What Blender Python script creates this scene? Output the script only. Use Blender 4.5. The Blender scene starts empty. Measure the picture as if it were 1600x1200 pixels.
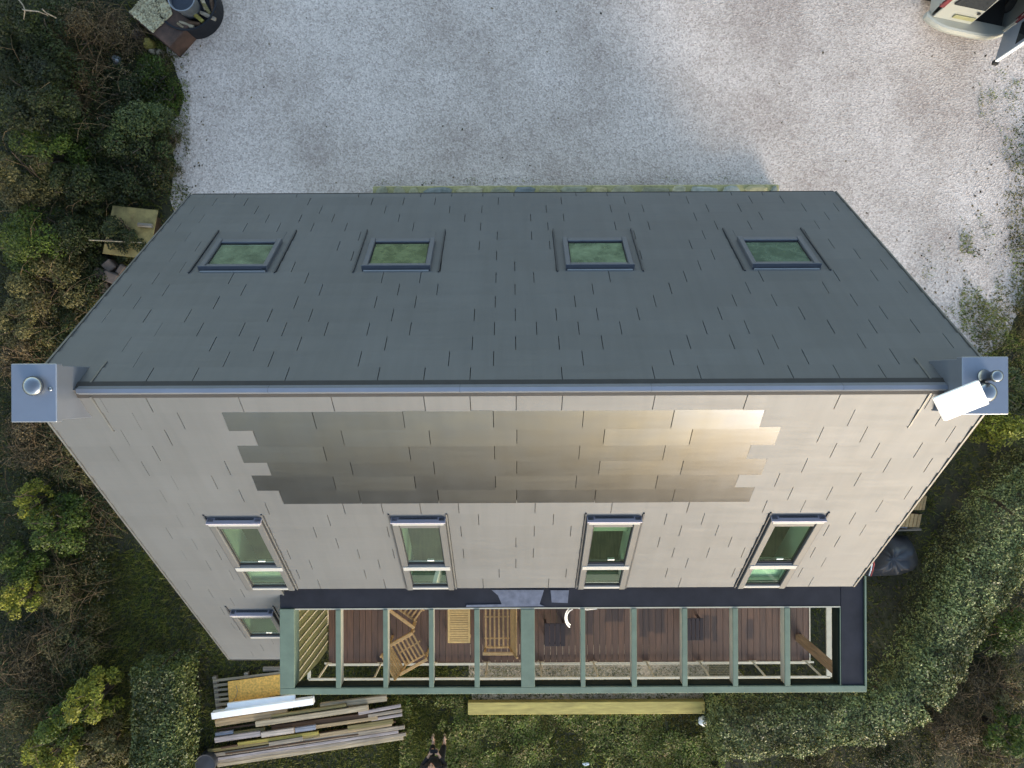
import bpy, bmesh, math, random
import numpy as np
from mathutils import Vector, Matrix, noise

random.seed(7)
RNG = np.random.default_rng(7)
scene = bpy.context.scene
COL = scene.collection
R = math.radians

# ------------------------------------------------------------------ camera geometry
H = 15.8            # camera height above the garden
F = 1130.0          # focal length in photo pixels (photo 1600 x 1200)
TH = 0.0045         # small roll of the drone
CT, ST = math.cos(TH), math.sin(TH)

def P(u, v, z):
    """world point on height z seen at photo pixel u, v"""
    d = H - z
    a, b = (u - 800) * d / F, -(v - 600) * d / F
    return Vector((a * CT + b * ST, -a * ST + b * CT, z))

# ------------------------------------------------------------------ object helpers
def tag(o, label=None, cat=None, group=None, kind=None):
    if label: o['label'] = label
    if cat: o['category'] = cat
    if group: o['group'] = group
    if kind: o['kind'] = kind
    return o

def empty(name, loc=(0, 0, 0), label=None, cat=None, group=None, rz=0.0):
    o = bpy.data.objects.new(name, None)
    o.empty_display_size = 0.2
    COL.objects.link(o)
    o.location = loc
    o.rotation_euler = (0, 0, rz)
    return tag(o, label, cat, group)

def copy_thing(src, label, group=None):
    r = src.copy(); COL.objects.link(r)
    r['label'] = label
    if group: r['group'] = group
    for ch in [c for c in src.children]:
        c = ch.copy(); COL.objects.link(c); c.parent = r
        for g in [x for x in ch.children]:
            d = g.copy(); COL.objects.link(d); d.parent = c
    return r

class MB:
    """collects shapes for ONE mesh object"""
    def __init__(self):
        self.v = []; self.f = []
    def add(self, verts, faces):
        n = len(self.v)
        self.v += [tuple(p) for p in verts]
        self.f += [tuple(i + n for i in q) for q in faces]
    def hexa(self, p):      # 8 corners: bottom 4 (ccw), top 4
        self.add(p, [(3, 2, 1, 0), (4, 5, 6, 7), (0, 1, 5, 4), (1, 2, 6, 5), (2, 3, 7, 6), (3, 0, 4, 7)])
    def box(self, x0, x1, y0, y1, z0, z1):
        self.hexa([(x0, y0, z0), (x1, y0, z0), (x1, y1, z0), (x0, y1, z0),
                   (x0, y0, z1), (x1, y0, z1), (x1, y1, z1), (x0, y1, z1)])
    def rbox(self, c, sx, sy, sz, M=None):
        M = M or Matrix.Identity(3)
        c = Vector(c)
        p = []
        for z in (-sz / 2, sz / 2):
            for x, y in ((-1, -1), (1, -1), (1, 1), (-1, 1)):
                p.append(c + M @ Vector((x * sx / 2, y * sy / 2, z)))
        self.hexa(p)
    def bar(self, a, b, w, t, up=(0, 0, 1)):
        a, b = Vector(a), Vector(b)
        d = (b - a)
        L = d.length
        d.normalize()
        s = d.cross(Vector(up))
        if s.length < 1e-4: s = d.cross(Vector((0, 1, 0)))
        s.normalize()
        u = s.cross(d).normalized()
        M = Matrix((s, d, u)).transposed()
        self.rbox((a + b) / 2, w, L, t, M)
    def prism(self, pts, z0, z1):
        n = len(pts)
        self.add([(p[0], p[1], z0) for p in pts] + [(p[0], p[1], z1) for p in pts],
                 [tuple(range(n - 1, -1, -1)), tuple(range(n, 2 * n))] +
                 [(i, (i + 1) % n, n + (i + 1) % n, n + i) for i in range(n)])
    def tube(self, pts, r, seg=8, caps=True):
        pts = [Vector(p) for p in pts]
        n = len(pts)
        rs = r if isinstance(r, (list, tuple)) else [r] * n
        vs = []
        for i, p in enumerate(pts):
            t = (pts[min(i + 1, n - 1)] - pts[max(i - 1, 0)]).normalized()
            a = t.cross(Vector((0.13, 0.21, 0.97)))
            if a.length < 0.05: a = t.cross(Vector((1, 0, 0)))
            a.normalize(); b = t.cross(a)
            for k in range(seg):
                q = 2 * math.pi * k / seg
                vs.append(p + (a * math.cos(q) + b * math.sin(q)) * rs[i])
        fs = []
        for i in range(n - 1):
            for k in range(seg):
                k2 = (k + 1) % seg
                fs.append((i * seg + k, i * seg + k2, (i + 1) * seg + k2, (i + 1) * seg + k))
        if caps:
            fs.append(tuple(range(seg - 1, -1, -1)))
            fs.append(tuple((n - 1) * seg + k for k in range(seg)))
        self.add(vs, fs)
    def lathe(self, c, prof, seg=24, axis='z'):
        """prof: list of (radius, height)"""
        c = Vector(c)
        vs = []
        for r, h in prof:
            for k in range(seg):
                q = 2 * math.pi * k / seg
                o = (r * math.cos(q), r * math.sin(q), h)
                if axis == 'x': o = (o[2], o[0], o[1])
                vs.append(c + Vector(o))
        fs = []
        m = len(prof)
        for i in range(m - 1):
            for k in range(seg):
                k2 = (k + 1) % seg
                fs.append((i * seg + k, i * seg + k2, (i + 1) * seg + k2, (i + 1) * seg + k))
        fs.append(tuple(range(seg - 1, -1, -1)))
        fs.append(tuple((m - 1) * seg + k for k in range(seg)))
        self.add(vs, fs)
    def build(self, name, mat, parent=None, bevel=0.0, smooth=False, seg=1):
        me = bpy.data.meshes.new(name)
        me.from_pydata(self.v, [], self.f)
        bm = bmesh.new(); bm.from_mesh(me)
        bmesh.ops.recalc_face_normals(bm, faces=bm.faces)
        bm.to_mesh(me); bm.free()
        if smooth:
            me.polygons.foreach_set('use_smooth', [True] * len(me.polygons))
        o = bpy.data.objects.new(name, me)
        COL.objects.link(o)
        me.materials.append(mat)
        if parent: o.parent = parent
        if bevel:
            m = o.modifiers.new('bevel', 'BEVEL'); m.width = bevel; m.segments = seg
            m.limit_method = 'ANGLE'; m.angle_limit = R(35)
        return o

def np_mesh(name, V, nper, mat, parent=None):
    """V: (n, nper, 3) separate polygons"""
    n = len(V)
    me = bpy.data.meshes.new(name)
    me.vertices.add(n * nper); me.loops.add(n * nper); me.polygons.add(n)
    me.vertices.foreach_set('co', np.ascontiguousarray(V, dtype=np.float32).ravel())
    me.loops.foreach_set('vertex_index', np.arange(n * nper, dtype=np.int32))
    me.polygons.foreach_set('loop_start', np.arange(0, n * nper, nper, dtype=np.int32))
    me.update(calc_edges=True)
    me.validate()
    o = bpy.data.objects.new(name, me)
    COL.objects.link(o)
    me.materials.append(mat)
    if parent: o.parent = parent
    return o

# ------------------------------------------------------------------ materials
def nodes_of(name):
    m = bpy.data.materials.new(name); m.use_nodes = True
    nt = m.node_tree
    b = nt.nodes['Principled BSDF']
    return m, nt, b

def L(nt, a, b): nt.links.new(a, b)

def tex_noise(nt, scale, detail=4, rough=0.55, vec=None, stretch=None):
    n = nt.nodes.new('ShaderNodeTexNoise')
    n.inputs['Scale'].default_value = scale
    n.inputs['Detail'].default_value = detail
    n.inputs['Roughness'].default_value = rough
    tc = nt.nodes.new('ShaderNodeTexCoord')
    src = tc.outputs['Object'] if vec is None else vec
    if stretch:
        mp = nt.nodes.new('ShaderNodeMapping')
        mp.inputs['Scale'].default_value = stretch
        L(nt, src, mp.inputs['Vector']); src = mp.outputs['Vector']
    L(nt, src, n.inputs['Vector'])
    return n.outputs['Fac']

def ramp(nt, fac, stops):
    r = nt.nodes.new('ShaderNodeValToRGB')
    e = r.color_ramp.elements
    while len(e) < len(stops): e.new(0.5)
    for el, (p, c) in zip(e, stops):
        el.position = p
        el.color = (*c, 1) if len(c) == 3 else c
    L(nt, fac, r.inputs['Fac'])
    return r.outputs['Color']

def mixc(nt, fac, a, b, mode='MIX'):
    m = nt.nodes.new('ShaderNodeMix'); m.data_type = 'RGBA'; m.blend_type = mode
    if isinstance(fac, float): m.inputs[0].default_value = fac
    else: L(nt, fac, m.inputs[0])
    for k, x in ((6, a), (7, b)):
        if isinstance(x, tuple): m.inputs[k].default_value = (*x, 1)
        else: L(nt, x, m.inputs[k])
    return m.outputs[2]

def bump(nt, b, h, strength=0.3, dist=0.02):
    n = nt.nodes.new('ShaderNodeBump')
    n.inputs['Strength'].default_value = strength
    n.inputs['Distance'].default_value = dist
    L(nt, h, n.inputs['Height']); L(nt, n.outputs['Normal'], b.inputs['Normal'])

def simple(name, c, rough=0.6, metal=0.0, var=0.18, scale=6.0, stretch=None, bmp=0.0, spec=0.5, island=0.0):
    m, nt, b = nodes_of(name)
    b.inputs['Roughness'].default_value = rough
    b.inputs['Metallic'].default_value = metal
    b.inputs['Specular IOR Level'].default_value = spec
    f = tex_noise(nt, scale, 5, 0.6, stretch=stretch)
    lo = tuple(x * (1 - var) for x in c); hi = tuple(min(1, x * (1 + var)) for x in c)
    col = ramp(nt, f, [(0.3, lo), (0.7, hi)])
    if island:
        g = nt.nodes.new('ShaderNodeNewGeometry')
        k = ramp(nt, g.outputs['Random Per Island'], [(0, (1 - island,) * 3), (1, (1 + island * .4,) * 3)])
        col = mixc(nt, 1.0, col, k, 'MULTIPLY')
    L(nt, col, b.inputs['Base Color'])
    if bmp: bump(nt, b, f, bmp)
    return m

def wood(name, c, rough=0.65, stretch=(30, 2, 30), var=0.35, island=0.25):
    return simple(name, c, rough, 0, var, 1.0, stretch, 0.15, 0.3, island)

def leafmat(name, cols, clump=0.9, trans=0.25, rough=0.55):
    m, nt, b = nodes_of(name)
    g = nt.nodes.new('ShaderNodeNewGeometry')
    n = len(cols)
    c = ramp(nt, g.outputs['Random Per Island'], [((i + .5) / n, q) for i, q in enumerate(cols)])
    f = tex_noise(nt, clump, 3, 0.6)
    k = ramp(nt, f, [(0.32, (0.55, 0.5, 0.45)), (0.68, (1.3, 1.35, 1.2))])
    c = mixc(nt, 1.0, c, k, 'MULTIPLY')
    L(nt, c, b.inputs['Base Color'])
    b.inputs['Roughness'].default_value = rough
    b.inputs['Specular IOR Level'].default_value = 0.3
    t = nt.nodes.new('ShaderNodeBsdfTranslucent')
    L(nt, c, t.inputs['Color'])
    mx = nt.nodes.new('ShaderNodeMixShader'); mx.inputs[0].default_value = trans
    L(nt, b.outputs[0], mx.inputs[1]); L(nt, t.outputs[0], mx.inputs[2])
    out = nt.nodes['Material Output']
    L(nt, mx.outputs[0], out.inputs['Surface'])
    return m

def roof_metal(name, c, rough, metal, var=0.06, island=0.10, wav=0.25):
    m, nt, b = nodes_of(name)
    b.inputs['Metallic'].default_value = metal
    f = tex_noise(nt, 1.0, 3, 0.5, stretch=(0.9, 5, 5))
    g = nt.nodes.new('ShaderNodeNewGeometry')
    k = ramp(nt, g.outputs['Random Per Island'], [(0, (1 - island,) * 3), (1, (1 + island,) * 3)])
    col = ramp(nt, tex_noise(nt, 0.7, 4), [(0.3, tuple(x * (1 - var) for x in c)), (0.7, tuple(x * (1 + var) for x in c))])
    st = ramp(nt, tex_noise(nt, 1.0, 5, .65, stretch=(7, .5, .5)), [(.35, (.93, .93, .925)), (.6, (1, 1, 1))])
    col = mixc(nt, 1.0, col, st, 'MULTIPLY')
    L(nt, mixc(nt, 1.0, col, k, 'MULTIPLY'), b.inputs['Base Color'])
    rr = nt.nodes.new('ShaderNodeMapRange')
    L(nt, tex_noise(nt, 3.0, 4), rr.inputs['Value'])
    rr.inputs['To Min'].default_value = rough - .05; rr.inputs['To Max'].default_value = rough + .05
    L(nt, rr.outputs[0], b.inputs['Roughness'])
    bump(nt, b, f, wav, 0.03)
    return m

M = {}
M['roof'] = roof_metal('roof_metal', (0.093, 0.101, 0.114), 0.55, 0.42, 0.06, 0.032, 0.22)
M['solar'] = roof_metal('solar_glass', (0.045, 0.057, 0.083), 0.235, 0.9, 0.04, 0.03, 0.03)
M['under'] = simple('underlay', (0.02, 0.02, 0.022), 0.8)
M['trim'] = simple('verge_metal', (0.12, 0.125, 0.13), 0.45, 0.5)
M['darkmetal'] = simple('dark_metal', (0.014, 0.015, 0.019), 0.6, 0.1, spec=.2)
M['cover'] = simple('slate_metal', (0.36, 0.335, 0.385), 0.6, 0.1, 0.05)
M['frame'] = simple('frame_metal', (0.098, 0.103, 0.112), 0.5, 0.5, 0.05)
M['frameN'] = simple('north_frame_metal', (0.105, 0.115, 0.138), 0.5, 0.4, 0.05)
M['shadefold'] = simple('shaded_fold_metal', (0.035, 0.039, 0.048), 0.55, 0.2)  # dark tone stands for shadow along the folds
M['sash'] = simple('sash_white', (0.28, 0.285, 0.285), 0.45, 0.1, 0.04)
M['chimney'] = simple('chimney_metal', (0.20, 0.225, 0.275), 0.4, 0.6, 0.06, 3)
M['cowl'] = simple('cowl_steel', (0.20, 0.22, 0.25), 0.28, 0.9, 0.05)
M['white'] = simple('white_plastic', (0.82, 0.82, 0.82), 0.45, 0, 0.03)
M['wall'] = simple('render_wall', (0.55, 0.52, 0.46), 0.85, 0, 0.1, 4, None, 0.1)
M['inner'] = simple('inner_lining', (0.72, 0.74, 0.70), 0.7, 0, 0.03)
M['backgrey'] = simple('grey_backing', (0.22, 0.25, 0.2), 0.7)
M['loft'] = wood('loft_floor', (0.16, 0.12, 0.07))
M['membrane'] = simple('roof_membrane', (0.022, 0.023, 0.030), 0.75, 0, 0.25, 2.5, spec=0.12)
M['shadegreen'] = simple('shaded_dark_green', (0.012, 0.017, 0.013), 0.85, spec=0.1)  # near-black green, the shade of the inner faces is in the colour
M['green'] = simple('green_paint', (0.112, 0.152, 0.110), 0.6, 0, 0.14, 5)
M['cream'] = simple('cream_paint', (0.40, 0.37, 0.29), 0.6, 0, 0.1, 8)
M['greenwood'] = simple('green_cladding', (0.075, 0.078, 0.032), 0.75, 0, 0.25, 3, (6, 6, 1), 0.1, 0.3, 0.2)
M['chairwood'] = wood('chair_wood', (0.31, 0.205, 0.095), 0.55, (20, 20, 20), 0.2, 0.2)
M['tablewood'] = wood('table_wood', (0.40, 0.28, 0.12), 0.55, (20, 20, 20), 0.15, 0.12)
M['net'] = simple('netting', (0.22, 0.20, 0.14), 0.8)
M['yellowbeam'] = simple('yellow_timber', (0.34, 0.28, 0.085), 0.75, 0, 0.3, 2.2, (1, 6, 6), 0.15)
M['osb'] = simple('osb', (0.76, 0.40, 0.085), 0.75, 0, 0.35, 22, None, 0.2)
M['plyold'] = simple('old_plywood', (0.24, 0.18, 0.065), 0.8, 0, 0.35, 6, None, 0.2)
M['greywood'] = wood('grey_wood', (0.212, 0.178, 0.140), 0.8, (1.6, 26, 26), 0.5)
M['palewood'] = wood('pale_wood', (0.276, 0.227, 0.157), 0.75, (1.6, 26, 26), 0.5)
M['beigewood'] = wood('beige_wood', (0.239, 0.178, 0.106), 0.75, (1.6, 26, 26), 0.5)
M['brownwood'] = wood('brown_wood', (0.060, 0.033, 0.018), 0.75, (1.6, 26, 26), 0.5)
M['olivewood'] = wood('olive_wood', (0.147, 0.120, 0.051), 0.75, (1.6, 26, 26), 0.5)
M['yellowwood'] = wood('yellow_wood', (0.221, 0.183, 0.046), 0.75, (1.6, 26, 26), 0.5)
M['lilacwood'] = wood('lilac_grey_wood', (0.239, 0.210, 0.208), 0.75, (1.6, 26, 26), 0.5)
M['pinkwood'] = wood('pinkish_wood', (0.350, 0.295, 0.250), 0.75, (1.6, 26, 26), 0.5)
M['bluewood'] = wood('blue_grey_wood', (0.184, 0.192, 0.224), 0.7, (1.6, 26, 26), 0.5)
M['postwood'] = wood('post_wood', (0.17, 0.11, 0.065), 0.7, (20, 20, 2))
def stonemat():
    m, nt, b = nodes_of('rubble_stone')
    g = nt.nodes.new('ShaderNodeNewGeometry')
    c = ramp(nt, g.outputs['Random Per Island'], [(0.0, (.13, .15, .17)), (.25, (.26, .25, .17)), (.45, (.34, .29, .17)), (.6, (.17, .17, .13)), (.8, (.40, .35, .23)), (1.0, (.20, .22, .23))])
    f = tex_noise(nt, 9, 5, .65)
    L(nt, mixc(nt, 1.0, c, ramp(nt, f, [(.3, (.65, .68, .6)), (.7, (1.2, 1.2, 1.15))]), 'MULTIPLY'), b.inputs['Base Color'])
    b.inputs['Roughness'].default_value = .9; bump(nt, b, f, .3)
    return m
M['stone'] = stonemat()
M['mortar'] = simple('mossy_mortar', (0.27, 0.25, 0.12), 0.9, 0, 0.3, 9, None, 0.3)
M['brickold'] = simple('old_block', (0.10, 0.075, 0.062), 0.9, 0, 0.25, 7, None, 0.3)
M['terracotta'] = simple('terracotta', (0.06, 0.03, 0.02), 0.8, 0, 0.7, 3.0)
M['tarp'] = simple('grey_tarp', (0.035, 0.038, 0.048), 0.42, 0, 0.25, 4)
M['redstripe'] = simple('red_stripe', (0.5, 0.09, 0.08), 0.6)
M['bluebucket'] = simple('dark_blue_plastic', (0.012, 0.017, 0.03), 0.4)
M['zinc'] = simple('zinc', (0.22, 0.23, 0.25), 0.45, 0.6)
M['skin'] = simple('skin', (0.50, 0.30, 0.21), 0.55, 0, 0.06)
M['black_cloth'] = simple('black_cloth', (0.010, 0.010, 0.013), 0.85, 0, 0.3, 14)
M['hair'] = simple('dark_hair', (0.03, 0.02, 0.015), 0.6)
M['sandal'] = simple('tan_leather', (0.45, 0.30, 0.16), 0.6)
M['carpaint'] = simple('silver_paint', (0.34, 0.35, 0.32), 0.3, 0.25, 0.03, 2)
M['carblue'] = simple('door_lining', (0.19, 0.22, 0.27), 0.5, 0, 0.05)
M['carglass'] = simple('car_glass', (0.015, 0.018, 0.02), 0.06, 0, 0.05)
M['rubber'] = simple('rubber', (0.012, 0.012, 0.012), 0.8)
M['redlamp'] = simple('red_lamp', (0.13, 0.025, 0.03), 0.25)
M['plate'] = simple('number_plate', (0.22, 0.215, 0.11), 0.4)
M['twig'] = simple('twigs', (0.15, 0.10, 0.055), 0.85, 0, 0.35, 5, None, 0, 0.2, 0.45)
M['bark'] = simple('bark', (0.07, 0.05, 0.035), 0.9, 0, 0.4, 12, None, 0.4)
M['film'] = simple('silver_film', (0.14, 0.145, 0.18), 0.45, 0.2, 0.25, 9)

M['dark_leaf'] = leafmat('dark_leaf', [(0.0146, 0.0208, 0.0062), (0.0244, 0.0354, 0.0087), (0.0415, 0.0541, 0.0136)])
M['mid_leaf'] = leafmat('mid_leaf', [(0.0268, 0.0468, 0.0062), (0.0549, 0.0884, 0.0099), (0.0915, 0.1248, 0.0186)])
M['lime_leaf'] = leafmat('lime_leaf', [(0.09, 0.105, 0.014), (0.19, 0.20, 0.024), (0.29, 0.28, 0.04)])
M['olive_leaf'] = leafmat('olive_leaf', [(0.055, 0.052, 0.018), (0.12, 0.105, 0.038), (0.155, 0.135, 0.055)])
M['brown_leaf'] = leafmat('brown_leaf', [(0.04, 0.03, 0.016), (0.095, 0.066, 0.032), (0.17, 0.12, 0.062)])
M['hedge_leaf'] = leafmat('hedge_leaf', [(0.0282, 0.0403, 0.0156), (0.1026, 0.1288, 0.0468), (0.2565, 0.2688, 0.1170)], 1.2, 0.15, 0.45)
M['ivy_leaf'] = leafmat('ivy_leaf', [(0.0268, 0.0416, 0.0136), (0.0610, 0.0832, 0.0260), (0.1159, 0.1300, 0.0403)], 1.0, 0.15, 0.45)
M['grass'] = leafmat('grass', [(0.0427, 0.0541, 0.0093), (0.0854, 0.0988, 0.0149), (0.1342, 0.1248, 0.0248)], 1.3, 0.2)
M['weed'] = leafmat('weed', [(0.06, 0.078, 0.018), (0.12, 0.16, 0.03), (0.20, 0.235, 0.05), (0.23, 0.19, 0.085)], 1.8, 0.25)

# green-cast glass; mottled diffuse colour stands for reflected and room light
def glassmat(name, tint, gloss=1.0, painted_sheen=0.1, film=(.2, .3, .2)):
    m = bpy.data.materials.new(name); m.use_nodes = True
    nt = m.node_tree; nt.nodes.clear()
    out = nt.nodes.new('ShaderNodeOutputMaterial')
    tr = nt.nodes.new('ShaderNodeBsdfTransparent'); tr.inputs[0].default_value = (*tint, 1)
    gl = nt.nodes.new('ShaderNodeBsdfGlossy'); gl.inputs['Roughness'].default_value = 0.03
    gl.inputs[0].default_value = (.86, .95, .90, 1)
    fr = nt.nodes.new('ShaderNodeFresnel'); fr.inputs[0].default_value = 1.6
    ml = nt.nodes.new('ShaderNodeMath'); ml.operation = 'MULTIPLY'; ml.inputs[1].default_value = gloss
    L(nt, fr.outputs[0], ml.inputs[0])
    mx = nt.nodes.new('ShaderNodeMixShader')
    L(nt, ml.outputs[0], mx.inputs[0]); L(nt, tr.outputs[0], mx.inputs[1]); L(nt, gl.outputs[0], mx.inputs[2])
    df = nt.nodes.new('ShaderNodeBsdfDiffuse'); tc = nt.nodes.new('ShaderNodeTexCoord')
    oi = nt.nodes.new('ShaderNodeObjectInfo')
    vv_ = ramp(nt, oi.outputs['Random'], [(0, (.72, .80, .95)), (.5, (1.05, 1, .85)), (1, (1.2, 1.25, 1.3))])
    L(nt, mixc(nt, 1.0, ramp(nt, tex_noise(nt, 4.5, 5, .7), [(.32, tuple(x * .55 for x in film)), (.68, tuple(x * 1.4 for x in film))]), vv_, 'MULTIPLY'), df.inputs[0])  # film: mottled green painted in for brightness in the pane
    m2 = nt.nodes.new('ShaderNodeMixShader'); m2.inputs[0].default_value = painted_sheen
    L(nt, mx.outputs[0], m2.inputs[1]); L(nt, df.outputs[0], m2.inputs[2])
    L(nt, m2.outputs[0], out.inputs[0])
    return m
M['glass'] = glassmat('green_glass', (0.56, 0.74, 0.60), 0.7, .035, (.20, .30, .20))
M['glassN'] = glassmat('green_glass_painted_sheen', (0.50, 0.74, 0.56), 1.6, .60, (.155, .200, .130))

# deck boards with dark bluish patches
def deckmat():
    m, nt, b = nodes_of('deck_boards')
    g = nt.nodes.new('ShaderNodeNewGeometry')
    f = tex_noise(nt, 1.0, 5, 0.65, stretch=(30, 2.5, 30))
    c = ramp(nt, f, [(0.3, (0.050, 0.0265, 0.017)), (0.7, (0.094, 0.051, 0.033))])
    k = ramp(nt, g.outputs['Random Per Island'], [(0, (0.84, 0.82, 0.82)), (0.5, (1.02, 0.98, 0.96)), (1, (1.25, 1.16, 1.06))])
    c = mixc(nt, 1.0, c, k, 'MULTIPLY')
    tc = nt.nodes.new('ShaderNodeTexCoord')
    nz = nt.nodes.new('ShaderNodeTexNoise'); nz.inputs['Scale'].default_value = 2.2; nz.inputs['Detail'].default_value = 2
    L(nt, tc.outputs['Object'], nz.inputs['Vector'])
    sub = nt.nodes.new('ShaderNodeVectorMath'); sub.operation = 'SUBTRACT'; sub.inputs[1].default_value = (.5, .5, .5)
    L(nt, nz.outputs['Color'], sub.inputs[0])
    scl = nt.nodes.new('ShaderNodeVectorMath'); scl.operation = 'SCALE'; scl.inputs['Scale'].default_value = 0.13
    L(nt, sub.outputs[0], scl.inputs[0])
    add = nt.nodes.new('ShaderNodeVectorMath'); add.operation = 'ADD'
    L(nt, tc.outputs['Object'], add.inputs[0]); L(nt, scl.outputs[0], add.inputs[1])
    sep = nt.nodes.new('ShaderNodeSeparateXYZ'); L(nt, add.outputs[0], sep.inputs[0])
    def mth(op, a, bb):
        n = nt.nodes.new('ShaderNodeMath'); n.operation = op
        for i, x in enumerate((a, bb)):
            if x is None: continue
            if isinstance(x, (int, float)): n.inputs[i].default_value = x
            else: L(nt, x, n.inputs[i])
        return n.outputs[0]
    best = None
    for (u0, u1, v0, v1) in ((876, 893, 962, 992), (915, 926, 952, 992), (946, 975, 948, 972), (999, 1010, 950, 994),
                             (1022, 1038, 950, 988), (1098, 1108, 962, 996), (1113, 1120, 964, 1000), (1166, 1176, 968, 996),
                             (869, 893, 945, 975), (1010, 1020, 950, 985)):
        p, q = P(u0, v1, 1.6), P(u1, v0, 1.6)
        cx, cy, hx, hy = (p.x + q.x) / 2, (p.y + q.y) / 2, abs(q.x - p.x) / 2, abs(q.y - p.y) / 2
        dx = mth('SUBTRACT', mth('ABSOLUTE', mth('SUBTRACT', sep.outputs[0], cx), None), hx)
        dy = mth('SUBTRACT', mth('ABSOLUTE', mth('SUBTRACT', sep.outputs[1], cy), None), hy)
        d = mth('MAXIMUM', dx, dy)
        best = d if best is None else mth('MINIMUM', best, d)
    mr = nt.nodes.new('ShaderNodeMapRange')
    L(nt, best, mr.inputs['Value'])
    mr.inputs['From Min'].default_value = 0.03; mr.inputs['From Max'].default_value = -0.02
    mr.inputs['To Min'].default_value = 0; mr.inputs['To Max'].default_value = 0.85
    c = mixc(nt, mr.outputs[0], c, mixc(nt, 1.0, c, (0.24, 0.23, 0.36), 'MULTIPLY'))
    L(nt, c, b.inputs['Base Color'])
    b.inputs['Roughness'].default_value = 0.6
    bump(nt, b, f, 0.2, 0.01)
    return m
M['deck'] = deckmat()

def gravelmat(name='gravel', warm=0.0):
    m, nt, b = nodes_of(name)
    tc = nt.nodes.new('ShaderNodeTexCoord')
    vo = nt.nodes.new('ShaderNodeTexVoronoi'); vo.inputs['Scale'].default_value = 32
    L(nt, tc.outputs['Object'], vo.inputs['Vector'])
    sp = nt.nodes.new('ShaderNodeSeparateColor'); L(nt, vo.outputs['Color'], sp.inputs[0])
    st = ramp(nt, sp.outputs[0], [(0.0, (0.365, 0.295, 0.25)), (0.25, (0.465, 0.39, 0.335)), (0.6, (0.535, 0.452, 0.39)), (1.0, (0.64, 0.545, 0.475))])
    if warm:
        st = mixc(nt, 0.7, st, (0.80, 0.70, 0.44), 'MULTIPLY')
    big = tex_noise(nt, 0.42, 6, 0.62)
    tint = ramp(nt, big, [(0.34, (0.72, 0.69, 0.69)), (0.47, (0.89, 0.88, 0.89)), (0.62, (1.06, 1.06, 1.09))])
    c = mixc(nt, 1.0, st, tint, 'MULTIPLY')
    dirt = ramp(nt, tex_noise(nt, 1.6, 7, 0.7), [(0.63, (0, 0, 0)), (0.82, (1, 1, 1))])
    c = mixc(nt, dirt, c, mixc(nt, 1.0, c, (0.66, 0.63, 0.60), 'MULTIPLY'))
    speck = ramp(nt, tex_noise(nt, 30, 2, 0.6), [(0.33, (0.74, 0.74, 0.74)), (0.5, (1, 1, 1))])
    c = mixc(nt, 0.6, c, speck, 'MULTIPLY')
    L(nt, c, b.inputs['Base Color'])
    b.inputs['Roughness'].default_value = 0.9
    bump(nt, b, vo.outputs['Distance'], 0.5, 0.02)
    return m
M['gravel'] = gravelmat()
M['gravelwarm'] = gravelmat('path_gravel', 1.0)

def soilmat():
    m, nt, b = nodes_of('garden_soil')
    f = tex_noise(nt, 0.9, 8, 0.7)
    c = ramp(nt, f, [(0.30, (0.020, 0.016, 0.011)), (0.50, (0.036, 0.036, 0.016)), (0.68, (0.060, 0.062, 0.026))])
    f2 = tex_noise(nt, 14, 6, 0.7)
    c = mixc(nt, 0.8, c, ramp(nt, f2, [(0.3, (0.5, 0.5, 0.5)), (0.7, (1.4, 1.4, 1.4))]), 'MULTIPLY')
    L(nt, c, b.inputs['Base Color']); b.inputs['Roughness'].default_value = 0.95
    bump(nt, b, f2, 0.6, 0.05)
    return m
M['soil'] = soilmat()

# ------------------------------------------------------------------ ground
g = MB(); g.add([(-260, -260, 0), (260, -260, 0), (260, 260, 0), (-260, 260, 0)], [(0, 1, 2, 3)])
tag(g.build('ground', M['soil']), kind='structure')

def wobble(pts, step=0.25, amp=0.12, seed=0.0):
    out = []
    n = len(pts)
    for i in range(n):
        a, b = Vector(pts[i]), Vector(pts[(i + 1) % n])
        k = max(1, int((b - a).length / step))
        for j in range(k):
            p = a.lerp(b, j / k)
            q = noise.noise_vector(Vector((p.x * 1.3 + seed, p.y * 1.3, seed))) + 0.6 * noise.noise_vector(Vector((p.x * 4 + seed, p.y * 4, seed)))
            out.append((p.x + q.x * amp, p.y + q.y * amp))
    return out
gp = [P(u, v, 0).xy for u, v in ((275, -260), (276, 0), (262, 80), (284, 130), (280, 165), (268, 190), (266, 240), (272, 290), (276, 330))]
gp = [(x, y) for x, y in gp] + [(-7.0, 1.5), (9.5, 1.5)] + [tuple(P(u, v, 0).xy) for u, v in ((1530, 578), (1575, 530), (1612, 430), (1640, 350), (1650, 260), (1660, 180), (1690, 120), (1900, 60), (1900, -260))]
gp = wobble(gp, 0.18, 0.17, 3.1)
g = MB(); n = len(gp)
g.add([(x, y, 0.012) for x, y in gp], [tuple(range(n))])
tag(g.build('gravel_yard', M['gravel']), kind='structure')
# pale gravel strip below the deck
a, b_ = P(738, 1036, 0), P(1106, 1096, 0)
g = MB()
q = wobble([(a.x, b_.y), (b_.x, b_.y), (b_.x + .05, a.y + .4), (a.x - .1, a.y + .4)], 0.2, 0.05, 8)
g.add([(x, y, 0.016) for x, y in q], [tuple(range(len(q)))])
tag(g.build('gravel_path', M['gravelwarm']), kind='structure')

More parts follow.
